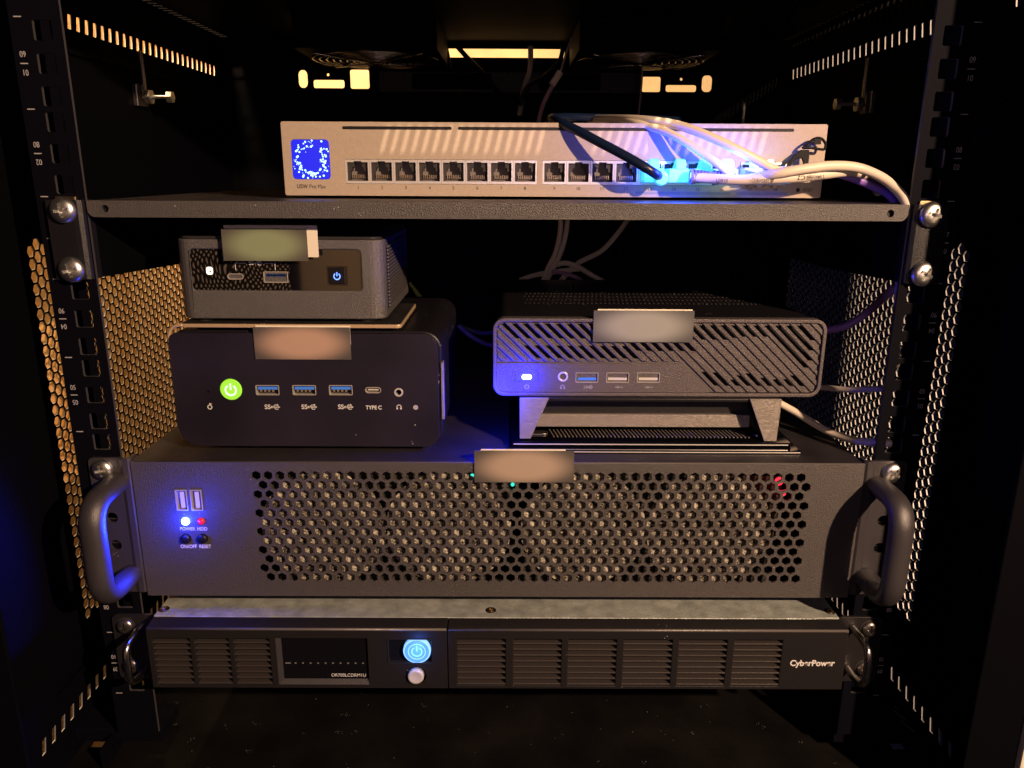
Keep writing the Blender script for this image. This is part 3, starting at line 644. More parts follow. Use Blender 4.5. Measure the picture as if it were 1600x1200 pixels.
# cable from port 15, going right and down past the shelf lip
cd = thing('network_cable', 'cream network cable bending down past the right end of the shelf lip', 'cable', (P15, YS-10, 324), 'cream cables plugged into the switch')
plug(cd, P15, 'plug', 1); ribs(P15+2, 322.6, YS-15.5, 5, cd)
obj('cable_jacket', MB().tube([T(1125, 281, YS-17), T(1165, 280, YS-20), T(1210, 272, YS-32), T(1255, 264, YS-34), T(1300, 259, YS-32), T(1340, 262, YS-30), T(1375, 276, YS-33), T(1400, 295, YS-38), T(1415, 314, YS-44), (224, 3.2, 306), (229, 9, 298), (230, 12, 282), T(1406, 448, 12), T(1404, 500, 14), T(1400, 535, 34), T(1400, 570, 80)], 2.7, 14, 10), 'cream', cd, smooth=True)
cv = single('violet_cable', MB().tube([T(1300, 268, YS-12), T(1330, 277, YS-10), T(1362, 290, YS-10), T(1392, 306, YS-14), T(1402, 330, YS-20)], 2.6, 12, 10), 'violet', 'violet cable tucked under the cream cables beside the right end of the switch', 'cable', tuple(T(1330, 277, YS-10)), smooth=True)
# black pull tab of the optical/copper module in port 18
pt = thing('module_pull_tab', 'looped black pull tab standing up from port 18 at the right end of the switch', 'pull tab', tuple(T(1240, 268, YS-12)))
yy = YS-6
def L2(pts): return [tuple(T(a, b, yy)) for a, b in pts]
obj('upper_loop', MB().tube(L2([(1254, 232), (1262, 224), (1275, 216), (1284, 217), (1290, 225), (1288, 233), (1280, 233), (1266, 231), (1254, 231)]), (.8, .8), 8, 8), 'blackcable', pt, smooth=True)
oo = [(T(a, b, yy).x, T(a, b, yy).z) for a, b in ((1226, 268), (1230, 256), (1240, 243), (1252, 234), (1264, 234), (1264, 244), (1262, 264), (1256, 272), (1244, 274))]
ii = [(T(a, b, yy).x, T(a, b, yy).z) for a, b in ((1233, 265), (1238, 254), (1246, 247), (1253, 248), (1255, 256), (1254, 266), (1246, 270))]
obj('lower_loop', MB().plate(oo, [ii], yy-.8, yy+.8, FR), 'blackcable', pt, bevel=.3)
q = T(1277, 220, yy); obj('clip', MB().box(q.x-2, q.x+2, yy-1, yy+1, q.z-2, q.z+1), 'blackcable', pt)
obj('module_body', MB().box(s18.x-12.2, s18.x-.8, YS-13, YS+6, 319.2, 329.2), 'clear', pt, bevel=.5)
q = T(1205, 254, YS-10); obj('status_light', MB().box(q.x-1.5, q.x+1.5, YS-10, YS-7, q.z-1.5, q.z+1.5), 'led_white', pt, bevel=.6)

# ================================================================== mini computer A (grey, upper left)
YA = 20.0; ax0, ax1, az0, az1 = -186.5, -66.5, 241.2, 287.2
A = thing('mini_computer', 'grey metal mini computer with a glossy port panel, on top of the black mini computer', 'mini computer', ((ax0+ax1)/2, YA+56, 239))
ca_ = obj('case', MB().plan(rrect(ax0, ax1, YA, YA+112, 8, 6), az0, az1), 'case_grey', A, bevel=1.0)
cutA = MB(); p0, p1 = aty(294, 389, YA), aty(566, 455, YA)
cutA.front(rrect(p0.x, p1.x, p1.z, p0.z, 2.6), YA-4, YA+1.4)
cut(ca_, cutA)
gm = mat('gloss_panel_reflection', (.004, .004, .006), .05)
nt = gm.node_tree; N = nt.nodes; L = nt.links; geo = N.new('ShaderNodeNewGeometry')
# lozenge reflection painted as a colour pattern on the glossy panel's left part
mp = N.new('ShaderNodeMapping'); mp.inputs['Scale'].default_value = (520, 1, 240); L.new(geo.outputs['Position'], mp.inputs[0])
nz = N.new('ShaderNodeTexNoise'); nz.inputs['Scale'].default_value = 60; nz.inputs['Detail'].default_value = 1; L.new(geo.outputs['Position'], nz.inputs['Vector'])
ad = N.new('ShaderNodeVectorMath'); ad.operation = 'MULTIPLY_ADD'; ad.inputs[1].default_value = (4.5, 0, 4.5); L.new(nz.outputs['Color'], ad.inputs[0]); L.new(mp.outputs[0], ad.inputs[2])
def wave(rot):
    m2 = N.new('ShaderNodeMapping'); m2.inputs['Rotation'].default_value = (0, rot, 0); L.new(ad.outputs[0], m2.inputs[0])
    wv = N.new('ShaderNodeTexWave'); wv.bands_direction = 'X'; wv.inputs['Scale'].default_value = .32; L.new(m2.outputs[0], wv.inputs['Vector']); return wv
w1, w2 = wave(R(45)), wave(R(-45))
mn = N.new('ShaderNodeMath'); mn.operation = 'MULTIPLY'; L.new(w1.outputs['Fac'], mn.inputs[0]); L.new(w2.outputs['Fac'], mn.inputs[1])
rp = N.new('ShaderNodeValToRGB'); rp.color_ramp.elements[0].position = .25; rp.color_ramp.elements[0].color = (.006, .005, .004, 1); rp.color_ramp.elements[1].position = .8; rp.color_ramp.elements[1].color = (.10, .082, .072, 1)
L.new(mn.outputs[0], rp.inputs[0]); L.new(rp.outputs[0], N['Principled BSDF'].inputs['Base Color'])
pattern_edge = aty(452, 420, YA).x
pa = obj('port_panel', MB().front(rrect(pattern_edge, p1.x-.15, p1.z+.15, p0.z-.15, 2.4, rs=(0, 2.4, 2.4, 0)), YA+1.0, YA+3), 'gloss_front', A)
fa = obj('painted_reflection', MB().front(rrect(p0.x+.15, pattern_edge-.05, p1.z+.15, p0.z-.15, 2.4, rs=(2.4, 0, 0, 2.4)), YA+1.0, YA+3), gm, A)
yp = YA+1.0
ho = MB(); q = aty(368, 432, yp); usb_c(ho, A, q.x, q.z, yp, 9.4, 3.4)
hA = aty(431, 433, yp); ho2 = MB(); usb_a(ho, A, hA.x, hA.z, yp, 14.2, 6.4)
cut(fa, ho)
q = aty(527, 431, yp)
bt = obj('power_button', MB().box(q.x-4.8, q.x+4.8, yp-.9, yp+.5, q.z-4.8, q.z+4.8), 'satin', A, bevel=.5)
obj('button_frame', MB().plate([(q.x-5.8, q.z-5.6), (q.x+5.8, q.z-5.6), (q.x+5.8, q.z+5.6), (q.x-5.8, q.z+5.6)], [[(q.x-5.1, q.z-4.9), (q.x+5.1, q.z-4.9), (q.x+5.1, q.z+4.9), (q.x-5.1, q.z+4.9)]], yp-.4, yp+.1, FR), 'gloss', bt)
m_ = MB(); sym_power(m_, q.x, q.z-.2, 2.1, yp-1.0, yp-.85, .65); obj('power_symbol', m_, 'btn_glow', bt)
q = aty(327.5, 423, yp); m_ = MB().plate(rrect(q.x-1.9, q.x+1.9, q.z-2.2, q.z+2.2, 1.2), [circ(q.x+.3, q.z-.3, .6, 10)], yp-.1, yp+.02, FR); obj('drive_light', m_, 'white_glow', A)
m_ = MB(); l0, l1 = aty(367, 411, yp), aty(430, 411, yp); xm = (l0.x+l1.x)/2
m_.box(l0.x, l0.x+.35, yp-.06, yp+.02, l0.z-4, l0.z).box(l0.x, xm-5.2, yp-.06, yp+.02, l0.z-.2, l0.z+.15).box(xm+5.2, l1.x, yp-.06, yp+.02, l0.z-.2, l0.z+.15).box(l1.x-.35, l1.x, yp-.06, yp+.02, l0.z-4, l0.z)
sym_usb(m_, xm+.2, l0.z, 8.4, yp-.06, yp+.02); obj('usb_symbol', m_, 'white', A); text('SS', xm-2.2, l0.z, yp-.06, 3.2, 'white', A, bold=.04)
obj('lid', MB().plan(rrect(ax0+1.5, ax1-1.5, YA+1.5, YA+110, 7, 6), az1+.1, az1+1.6), 'lid_dark', A, bevel=.3)
fin = MB().box(0, .9, 0, 78, -.55, .55).mesh('cooling_fin'); fin.materials.append(M['case_grey'])
obj('vent_recess', MB().box(ax1+.02, ax1+.25, YA+10, YA+92, az0+5, az1-4), 'black', A)
for i in range(18): put('cooling_fin', fin, A, (ax1+.2, YA+12, az0+6.4+i*2.05))
for x, y in ((ax0+12, YA+10), (ax1-12, YA+10), (ax0+12, YA+100), (ax1-12, YA+100)): obj('rubber_foot', MB().cyl((x, y, 239.3), 6.5, 2.1, 'z', 20), 'rubber', A)

# thin plate between A and B
BT = 234.4
pl = thing('thin_metal_tray', 'thin dark metal tray with a gold edge, sandwiched between the two stacked mini computers', 'tray', (-125, YA+40, BT))
u0, u1 = aty(268, 505, YA-5), aty(627, 511, YA-5)
pts = rrect(u0.x+4, u1.x, YA-5, YA+70, 3, 5)
obj('tray_plate', MB().plan(pts, 236.9, 239.0), 'gold', pl, bevel=.3)
obj('tray_inlay', MB().plan(rrect(u0.x+5, u1.x-.8, YA-4.2, YA+69, 2.4, 5), 238.9, 239.25), 'dusty', pl)
obj('folded_edge', MB().tube([(u0.x+6, YA-4, 238.0), (u0.x+2, YA-4, 237.6), (u0.x-1.2, YA-4, 235.6), (u0.x-2.6, YA-4, 232.4), (u0.x-2.9, YA-4, 230)], (1.0, 1.1), 8, 6), 'gold', pl, smooth=True)
obj('spacer', MB().plan(rrect(-180, -75, YA+4, YA+62, 3), 234.6, 236.9), 'rubber', pl)

# ================================================================== mini computer B (black, lower left)
YBf = 15.0; bx0, bx1, bz0, bz1 = -193.5, -36.2, 163.8, 233.6
B = thing('mini_computer', 'large black mini computer with a green-ringed power button, standing on the server', 'mini computer', ((bx0+bx1)/2, YBf+60, 160.8))
obj('case', MB().front(rrect(bx0+.8, bx1+2.4, bz0+1.2, bz1+1.0, 12, 8, rs=(12, 10, 11, 7)), YBf+3.4, YBf+128), 'satin', B, bevel=1.2)
ho = MB()
fp = obj('front_panel', MB().front(rrect(bx0, bx1, bz0, bz1, 12, 8, rs=(13, 8, 9, 5)), YBf, YBf+3.2), 'slate', B, bevel=.35)
for a, b in ((418, 609.5), (475.5, 609.5), (532.5, 609.5)):
    q = aty(a, b, YBf); usb_a(ho, B, q.x, q.z, YBf, 14, 6.2)
    s_ = aty(a+8, 636, YBf); m_ = MB(); sym_usb(m_, s_.x-.4, s_.z, 10, YBf-.08, YBf+.02); obj('usb_symbol', m_, 'white', B); text('SS', s_.x-3.0, s_.z, YBf-.06, 4.0, 'white', B, bold=.06)
q = aty(583, 609.5, YBf); usb_c(ho, B, q.x, q.z, YBf, 9.6, 3.7); q = aty(623, 613, YBf); jack(ho, B, q.x, q.z, YBf, 2.7)
q = aty(325, 612, YBf); ho.cyl((q.x, YBf-3, q.z), .7, 5)
q = aty(361, 608.5, YBf); ho.cyl((q.x, YBf-3, q.z), 6.6, 5, n=32)
cut(fp, ho)
bt = obj('power_button', MB().cyl((q.x, YBf-.6, q.z), 6.4, 3, n=40), 'green_led', B, bevel=.4); m_ = MB(); sym_power(m_, q.x, q.z-.3, 3.6, YBf-.75, YBf-.6, .95); obj('power_symbol', m_, 'symbol_glow', bt)
m_ = MB(); s_ = aty(328, 636, YBf); m_.ring((s_.x, s_.z), .95, 1.5, YBf-.08, YBf+.02, 20); m_.front([(s_.x-.2, s_.z+1.0), (s_.x+1.5, s_.z+1.9), (s_.x-.1, s_.z+2.6)], YBf-.08, YBf+.02)
s_ = aty(623.5, 636, YBf); sym_headset(m_, s_.x, s_.z, 1.5, YBf-.08, YBf+.02); obj('port_symbols', m_, 'white', B)
s_ = aty(649.5, 636.5, YBf); obj('sensor_window', MB().cyl((s_.x, YBf-.1, s_.z), 1.5, .3), 'grey_print', B)
s_ = aty(584, 637, YBf); text('TYPE C', s_.x, s_.z, YBf-.06, 3.3, 'white', B, bold=.08, sx=.9)
s0, s1 = aty(686, 566, YBf+3), aty(690, 655, YBf+3)
obj('side_strip', MB().box(bx1+1.6, bx1+3.2, YBf+2.2, YBf+8, s1.z, s0.z), 'brushed', B, bevel=.3)
for x in (-150, -78):
    for y in (YBf+12, YBf+110): obj('rubber_foot', MB().cyl((x, y, 160.8), 6, 4.2, 'z', 20), 'rubber', B)

# ================================================================== computer C (slatted front, on a riser)
YC = 30.0; cx0, cx1, cz0, cz1 = -3.8, 197.6, 192.2, 240.6
Cc = thing('mini_computer', 'wide mini computer with a diagonally slatted front and bright blue light, on a riser', 'mini computer', ((cx0+cx1)/2, YC+90, cz0))
inn = (cx0+2.2, cx1-2.2, cz0+2.2, cz1-2.2)
def CP(a, b): q = aty(a, b, YC); return q.x, q.z
pzt = CP(900, 568)[1]                       # top edge of the port area
dxa, dza = CP(1063, 568); dxb = dxa + (pzt-inn[2])*1.02
obj('rim', MB().plate(rrect(cx0, cx1, cz0, cz1, 7, 8), [rrect(*inn, 5.2, 8)], YC-1.4, YC+6, FR), 'cpc', Cc, bevel=.5)
obj('case', MB().front(rrect(cx0+1.2, cx1-1.2, cz0+1, cz1-1, 7, 6), YC+6.1, YC+178), 'satin', Cc, bevel=.6)
tp = MB()
for i in range(56):
    for j in range(7): x = cx0+20+i*3+(1.5 if j % 2 else 0); y = YC+60+j*14; tp.add([], []); tp.box(x, x+1.3, y, y+6, cz1-.98, cz1-.75)
obj('top_vents', tp, M['dusty'], Cc, kind='stuff')
ppan = [(inn[0]+.1, inn[2]+3), (inn[0]+1, inn[2]+1), (inn[0]+3, inn[2]+.1), (dxb, inn[2]+.1), (dxa, pzt), (inn[0]+.1, pzt)]
ho = MB(); pp = obj('port_area', MB().front(ppan, YC, YC+3), 'cpc', Cc, bevel=.25)
hb = aty(823, 589, YC); ho.box(hb.x-7.3, hb.x+7.3, YC-3, YC+.35, hb.z-3.1, hb.z+3.1)
q = aty(879.5, 588.5, YC); jack(ho, Cc, q.x, q.z, YC, 3.2)
for a, col in ((917, 'usb_blue'), (965, 'usb_white'), (1013, 'usb_white')):
    q = aty(a, 590, YC); usb_a(ho, Cc, q.x, q.z, YC, 14.0, 6.4, col, tongue_up=False)
cut(pp, ho)
bt = obj('power_button', MB().box(hb.x-7.1, hb.x+7.1, YC+.08, YC+2.4, hb.z-2.9, hb.z+2.9), 'cpc', Cc, bevel=.15)
obj('power_light', MB().front(rrect(hb.x-3.0, hb.x+3.0, hb.z-1.5, hb.z+1.5, 1.4, 5), YC-.35, YC+.2), 'led_white', bt, bevel=.2)
m_ = MB(); s_ = aty(823, 604, YC); sym_power(m_, s_.x, s_.z, 1.45, YC-.08, YC+.02, .35)
s_ = aty(879, 604.5, YC); sym_headset(m_, s_.x, s_.z, 1.35, YC-.08, YC+.02); s_ = aty(921, 605, YC); sym_usb(m_, s_.x-1.2, s_.z, 7, YC-.08, YC+.02)
for a in (966, 1013): s_ = aty(a, 605, YC); sym_usb(m_, s_.x+.4, s_.z, 5, YC-.08, YC+.02, False)
obj('port_symbols', m_, 'grey_print', Cc); s_ = aty(914, 605, YC); text('SS', s_.x+.2, s_.z, YC-.06, 2.4, 'grey_print', Cc)
lamp('power_led_glow', 'POINT', (hb.x, YC-8, hb.z), .07, (.004, .012, 1), .004)
lamp('power_led_glow', 'POINT', (hb.x-20, YC-15, hb.z-13), .22, (.01, .02, 1), .006)
# diagonal ribs: strips clipped to the grille outline
def clip(poly, a, b, c):                    # keep a*x+b*z+c >= 0
    out = []
    for i in range(len(poly)):
        p, q = poly[i], poly[(i+1) % len(poly)]; dp, dq = a*p[0]+b*p[1]+c, a*q[0]+b*q[1]+c
        if dp >= 0: out.append(p)
        if (dp >= 0) != (dq >= 0): t = dp/(dp-dq); out.append((p[0]+(q[0]-p[0])*t, p[1]+(q[1]-p[1])*t))
    return out
SL = 1.03                                   # slope of the ribs (x per z)
def uu(x, z): return x + z*SL               # constant along a rib
u_div = uu(dxa, pzt)+1.2
full = rrect(inn[0]+.3, inn[1]-.3, inn[2]+.3, inn[3]-.3, 5, 6); pitch = 6.6
topreg = clip(full, 0, 1, -(pzt+1.3))
vent_black = []
u = u_div - 30*pitch; k = -30
def strip(reg, ua, ub):
    p = clip(reg, 1, SL, -ua); return clip(p, -1, -SL, ub) if len(p) > 2 else []
while u < uu(inn[1], inn[3]):
    reg = topreg if u+1 < u_div else full
    for sub in ([reg] if reg is full else [reg]):
        s_ = strip(sub, u+3.2, u+pitch)
        if len(s_) > 2:
            ar = abs(sum(s_[i][0]*s_[(i+1) % len(s_)][1]-s_[(i+1) % len(s_)][0]*s_[i][1] for i in range(len(s_))))/2
            if ar > 3: obj('rib', MB().front(s_, YC-.35, YC+.8), 'cpc', Cc, bevel=.45, seg=1)
    u += pitch; k += 1
# floor of the grooves with open black slots where the photo shows through-holes
slots = []
def slot(k_, za, zb):
    uc = u_div+k_*pitch+1.55; hw = 1.75
    slots.append([(uc-hw-za*SL, za), (uc+hw-za*SL, za), (uc+hw-zb*SL, zb), (uc-hw-zb*SL, zb)])
zt = inn[3]-3; ztop = CP(0, 510)[1]
def Z(py): return aty(1000, py, YC).z
for k_ in range(-24, -20): slot(k_, Z(558), Z(507) if k_ > -24 else Z(522))
for k_, zb_ in ((-20, 544), (-19, 528), (-18, 525), (-17, 525), (-16, 525), (-15, 525), (-14, 525)): slot(k_, Z(zb_), Z(507))
for k_ in range(-13, -3): slot(k_, Z(561), Z(541)); slot(k_, Z(530), Z(507))
for k_ in range(-3, 3): slot(k_, Z(549), Z(508 + (6 if k_ > 0 else 0)))
for k_ in range(3, 7): slot(k_, Z(531), Z(508))
slot(2+0, Z(603), Z(582))
for k_, a_, b_ in ((1, 603, 581), (3, 603, 593), (4, 603, 586), (5, 603, 583), (6, 603, 590), (7, 603, 592), (8, 603, 592), (9, 603, 586)): slot(k_, Z(a_), Z(b_))
for k_, a_ in ((7, 528), (8, 526), (9, 526), (10, 526), (11, 574), (12, 563), (13, 547), (14, 531)): slot(k_, Z(a_), Z(508))
good = []
for s_ in slots:
    if all(inn[0]+1 < p[0] < inn[1]-1 and inn[2]+1 < p[1] < inn[3]-1 for p in s_) and (all(uu(*p) > u_div+.2 for p in s_) or all(p[1] > pzt+1 for p in s_)):
        if not any(abs(uu(*s_[0])-uu(*g[0])) < 1 and s_[2][1] > g[0][1] and s_[0][1] < g[2][1] for g in good): good.append(s_)
obj('grille_backing', MB().plate(full, good, YC+.75, YC+2.2, FR), 'cpc', Cc)
obj('grille_dark', MB().front(rrect(*inn, 5), YC+5.2, YC+5.9), 'black', Cc)

# riser under C
ri = thing('monitor_riser', 'low metal riser with tapered legs carrying the slatted mini computer', 'riser', (95, YC+60, 165.2))
YR = 22.0
def RP(a, b, y=YR): q = aty(a, b, y); return q.x, q.z
for pts_ in (((812, 622), (858, 622), (829, 685.5), (812, 685.5)), ((1172, 624), (1222, 624), (1213, 689.5), (1194, 689.5))):
    obj('leg', MB().front([RP(a, b) for a, b in pts_][::-1], YR, YR+1.6), 'brushed', ri, bevel=.2)
for x, pts_ in ((RP(815, 650)[0], 1), (RP(1212, 650)[0], 1)):
    obj('leg_plate', MB().side([(YR+1.6, RP(815, 684)[1]), (YR+12, RP(815, 684)[1]), (YR+60, 190), (YR+1.6, 190)], x-.6, x+.6), 'satin', ri)
z_top = 190.3
obj('riser_top', MB().box(RP(812, 625)[0], RP(1222, 625)[0], YR+1.7, YR+150, z_top, z_top+1.8), 'satin', ri, bevel=.3)
ya = YR+12; f0, f1 = aty(838, 647, ya), aty(1170, 668, ya)
obj('front_crossbar', MB().box(f0.x, f1.x, ya, ya+3, f1.z, f0.z), 'brushed', ri, bevel=.3)
obj('rear_panel', MB().box(RP(818, 640)[0], RP(1212, 640)[0], ya+3.2, ya+6, aty(838, 668, ya).z+.5, z_top), 'bezel', ri)
# thin black device and its base plate under the riser
dv = thing('flat_black_device', 'flat glossy black device with a grille strip lying under the riser on the server', 'flat device', (98, 60, 160.8))
g0 = atz(790, 700, 162.0); g1_ = atz(1245, 703, 162.0)
obj('base_plate', MB().box(6, 184, 13, 120, 160.9, 162.2), 'gloss', dv, bevel=.4)
obj('body', MB().box(8, 180, 20.4, 116, 162.4, 165.2), 'gloss', dv, bevel=.5)
obj('silver_line', MB().box(9, 178, 20.1, 20.6, 163.6, 164.2).box(8, 183, 12.7, 13.1, 161.4, 161.9), 'silver_trim', dv)
gr = MB()
for i in range(52):
    x = 34+i*2.4; gr.add([(x, 30, 165.25), (x+.7, 30, 165.25), (x-2.0, 44, 165.9), (x-2.7, 44, 165.9), (x, 30, 165.6), (x+.7, 30, 165.6), (x-2.0, 44, 166.3), (x-2.7, 44, 166.3)], [(0, 1, 2, 3), (4, 5, 6, 7), (0, 1, 5, 4), (1, 2, 6, 5), (2, 3, 7, 6), (3, 0, 4, 7)])
obj('speaker_grille', gr, 'brushed', dv, kind='stuff')
obj('oval_button', MB().plan(rrect(15, 31, 33, 40, 3), 165.2, 166.2).plan(rrect(160, 172, 33, 40, 3), 165.2, 166.2), 'darkmetal', dv, bevel=.3)

# ================================================================== 2U server chassis
YV = -3.0; vz0, vz1 = 72.4, 160.6
sv = thing('rack_server', 'black two-unit rack server with a hexagon-perforated front and big side handles', 'rack server', (0, 100, vz0))
holes = []; h0 = aty(400, 743, YV); pit = (aty(1252, 746, YV).x-h0.x)/46; rp_ = pit*.8660
for r_ in range(12):
    for c_ in range(47):
        holes.append(hexa(h0.x+c_*pit+(pit/2 if r_ % 2 else 0), h0.z-r_*rp_, pit*.425))
ctr = aty(295, 781, YV)
L0 = [(aty(284, 781, YV).x, 'v'), (aty(307, 781, YV).x, 'v')]
uz = aty(295, 781.5, YV).z
for x, _ in L0: holes.append(rrect(x-3.6, x+3.6, uz-6.8, uz+6.8, .4, 2))
pl_, hd = aty(290, 814.5, YV), aty(314, 814.5, YV); b1_, b2_ = aty(291, 841, YV), aty(317.5, 841, YV)
for q in (pl_, hd): holes.append(circ(q.x, q.z, 2.5, 20))
for q in (b1_, b2_): holes.append(circ(q.x, q.z, 3.1, 20))
fm = MB().plate(rrect(-215.8, 215.8, vz0, vz1-.4, .6), holes, YV, YV+1.4, FR)
obj('front_panel', fm, 'powder_rough', sv)
rl = MB(); rl.tube([(-215.8, YV+1.15, vz1-1.1), (0, YV+1.15, vz1-1.1), (215.8, YV+1.15, vz1-1.1)], 1.15, 12, 1)
obj('panel_roll', rl, 'roll', sv, smooth=True)
obj('lid', MB().box(-215.6, 215.6, YV+1.5, 380, vz1-1.6, vz1), 'server_lid', sv, bevel=.3)
obj('body', MB().box(-215.5, -214, YV+1.5, 380, vz0, vz1-1.7).box(214, 215.5, YV+1.5, 380, vz0, vz1-1.7).box(-215.5, 215.5, YV+1.5, 380, vz0, vz0+1.4).box(-215, 215, 30, 32, vz0+1.5, vz1-1.7), 'black', sv)
for px_, rr in ((505, 38), (700, 38), (912, 38), (1110, 38)):
    cx_ = aty(px_, 824, YV).x; zc_ = 116.4; pts_ = []
    for k_ in range(48):
        a_ = 2*PI*k_/48; pts_.append((cx_+rr*math.cos(a_), zc_+rr*.98*math.sin(a_)))
    obj('fan_filter', MB().front(pts_, YV+3.2, YV+4.4), 'filter', sv)
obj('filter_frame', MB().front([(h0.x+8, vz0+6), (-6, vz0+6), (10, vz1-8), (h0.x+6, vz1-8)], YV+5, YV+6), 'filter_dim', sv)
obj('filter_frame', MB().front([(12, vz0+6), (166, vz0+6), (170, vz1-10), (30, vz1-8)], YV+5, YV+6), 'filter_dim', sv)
obj('inner_light', MB().cyl((aty(1217, 752, YV+4).x, YV+3.5, aty(1217, 752, YV+4).z), 2.4, 1, n=16).cyl((aty(1223, 772, YV+4).x, YV+3.5, aty(1217, 768, YV+4).z-1), 1.8, 1, n=16), 'red_glow', sv)
for a, b in ((738, 743), (801, 757)): q = aty(a, b, YV+4); obj('inner_light', MB().cyl((q.x, YV+3.6, q.z), 1.1, .8, n=12), 'led_cyan', sv)
lamp('inner_red_glow', 'POINT', (aty(1217, 752, 0).x, YV+3.0, aty(1217, 756, 0).z), .0016, (1, .03, .06), .001)
for x, _ in L0:
    p = obj('usb_port', MB().plate(rrect(x-3.5, x+3.5, uz-6.7, uz+6.7, .4, 2), [rrect(x-2.9, x+2.9, uz-6.1, uz+6.1, .3, 2)], YV-.6, YV+5, FR), 'usb_shell', sv)
    obj('tongue', MB().box(x-.9, x+1.5, YV+.3, YV+4, uz-5, uz+5), 'usb_white', p); obj('socket_floor', MB().box(x-3, x+3, YV+4.1, YV+4.4, uz-6.2, uz+6.2), 'usb_shell', p)
obj('power_light', MB().lathe([(2.4, 1), (2.4, -.4), (1.9, -1.4), (.01, -1.9)], (pl_.x, YV, pl_.z), 24), 'led_white', sv, smooth=True)
obj('drive_light', MB().lathe([(2.2, 1), (2.2, -.3), (1.7, -1.1), (.01, -1.5)], (hd.x, YV, hd.z), 24), 'led_red', sv, smooth=True)
for q in (b1_, b2_):
    bt = obj('push_button', MB().lathe([(3.0, 1.2), (3.0, -1.6), (2.4, -2.4), (.01, -2.2)], (q.x, YV, q.z), 24), 'satin', sv, smooth=True)
text('POWER', aty(293, 826, YV).x, aty(293, 826.5, YV).z, YV-.06, 3.1, 'white', sv, sx=.85); text('HDD', aty(316, 826, YV).x, aty(316, 826.5, YV).z, YV-.06, 3.1, 'white', sv, sx=.9, bold=.05)
text('ON/OFF', aty(295, 854, YV).x, aty(295, 854, YV).z, YV-.06, 3.2, 'white', sv, sx=.85, bold=.05); text('RESET', aty(320.5, 854, YV).x, aty(320.5, 854, YV).z, YV-.06, 3.2, 'white', sv, sx=.85, bold=.05)
lamp('server_led_glow', 'POINT', (pl_.x, YV-6, pl_.z), .035, (.01, .03, 1), .002)
lamp('server_led_glow', 'POINT', (pl_.x-4, YV-15, pl_.z-2), .05, (.01, .025, 1), .003)
lamp('server_led_beam', 'SPOT', (pl_.x, YV-3, pl_.z), 1.7, (.01, .025, 1), .003, (pl_.x-26, YV-40, pl_.z-8), R(118), .5)
for sgn in (-1, 1):
    pts_ = rrect(*sorted((sgn*217.2, sgn*241)), 74.5, 162.2, 3, rs=(3, 3, 3, 3))
    hs = [circ(sgn*231.5, z, 3.4, 20) for z in (124, 106)]
    obj('mounting_ear', MB().plate(pts_, hs, -2.2, -.3, FR), 'powder', sv, bevel=0)
    obj('ear_fold', MB().plan([(sgn*216.1, 6), (sgn*216.1, -1.6), (sgn*217.6, -2.9), (sgn*220.6, -3.1), (sgn*222.6, -2.3), (sgn*219, -1), (sgn*217.6, 1), (sgn*217.6, 6)], 74.6, 162), 'powder', sv)
    hx = sgn*224.5
    path = [(hx, -2.3, 147.5), (hx, -14, 147.5), (hx, -25, 147), (hx, -31.5, 144), (hx, -35, 138.5), (hx, -36, 131), (hx, -36, 117), (hx, -36, 103), (hx, -35, 96), (hx, -31.5, 90.5), (hx, -25, 87.6), (hx, -14, 87), (hx, -2.3, 87)]
    hd_ = obj('handle', MB().tube(path, (7.0, 5.6), 24, 6), M['powder'], sv, smooth=True)
    put('washer', WASHER, sv, (sgn*232.5, -2.6, 155.4), scale=(.8, 1, .8)); put('screw', SCREW, sv, (sgn*232.5, -3.0, 155.4), rot=(0, R(30+20*sgn), R(-2)), scale=(.92, 1, .92))

# ================================================================== UPS
YU = -22.0; ux0, ux1, uz0, uz1 = -210.3, 210.4, 20.6, 61.6
up_ = thing('power_backup_unit', 'low black rack power backup unit with louvred vents and a lit blue power button', 'power backup', (0, 100, uz0))
ho = MB(); split = -30.3
P = lambda a, b: (aty(a, b, YU).x, aty(a, b, YU).z)
bl_ = obj('left_bezel', MB().side([(YU, uz0), (YU, uz1-.8), (YU+.8, uz1), (YU+12, uz1+.4), (YU+12, uz0)], ux0, split-.25), 'bezel', up_, bevel=.5)
br_ = obj('right_bezel', MB().side([(YU, uz0), (YU, uz1-.8), (YU+.8, uz1), (YU+12, uz1+.4), (YU+12, uz0)], split+.25, ux1), 'bezel', up_, bevel=.5)
for a_, b_ in ((ux0+.4, split-.6), (split+.6, ux1-.4)): obj('top_edge', MB().tube([(a_, YU+.75, uz1-.7), ((a_+b_)/2, YU+.75, uz1-.7), (b_, YU+.75, uz1-.7)], .85, 10, 1), 'roll', up_, smooth=True)
gl = [(-207.0, -184.8), (-182.0, -161.4), (-158.6, -137.2)]
gr_ = [(-24.5, 4.6), (9.3, 38.3), (42.3, 71.5), (75.7, 105), (109, 138), (142.2, 171.2)]
vz = (22.8, 54.9)
cl, cr_ = MB(), MB()
for a, b in gl: cl.box(a, b, YU-4, YU+7, vz[0], vz[1])
for a, b in gr_: cr_.box(a, b, YU-4, YU+7, vz[0], vz[1])
w0 = P(430, 998); w1_ = P(577, 1069); cl.box(w0[0], w1_[0], YU-4, YU+3, 23.2, 55.2)
k0 = P(606, 999); k1 = P(675, 1036); cl.box(k0[0], k1[0], YU-4, YU+3.4, k1[1], k0[1])
kb = P(650, 1055); cl.cyl((kb[0], YU-4, kb[1]), 6.3, 5.5, n=32)
cut(bl_, cl); cut(br_, cr_)
def slatmesh(L_):
    m = MB().side([(0, .1), (0, .75), (.25, .95), (5.5, .95), (5.5, .3), (.4, .05)], 0, L_).mesh('vent_slat'); m.materials.append(M['slat']); return m
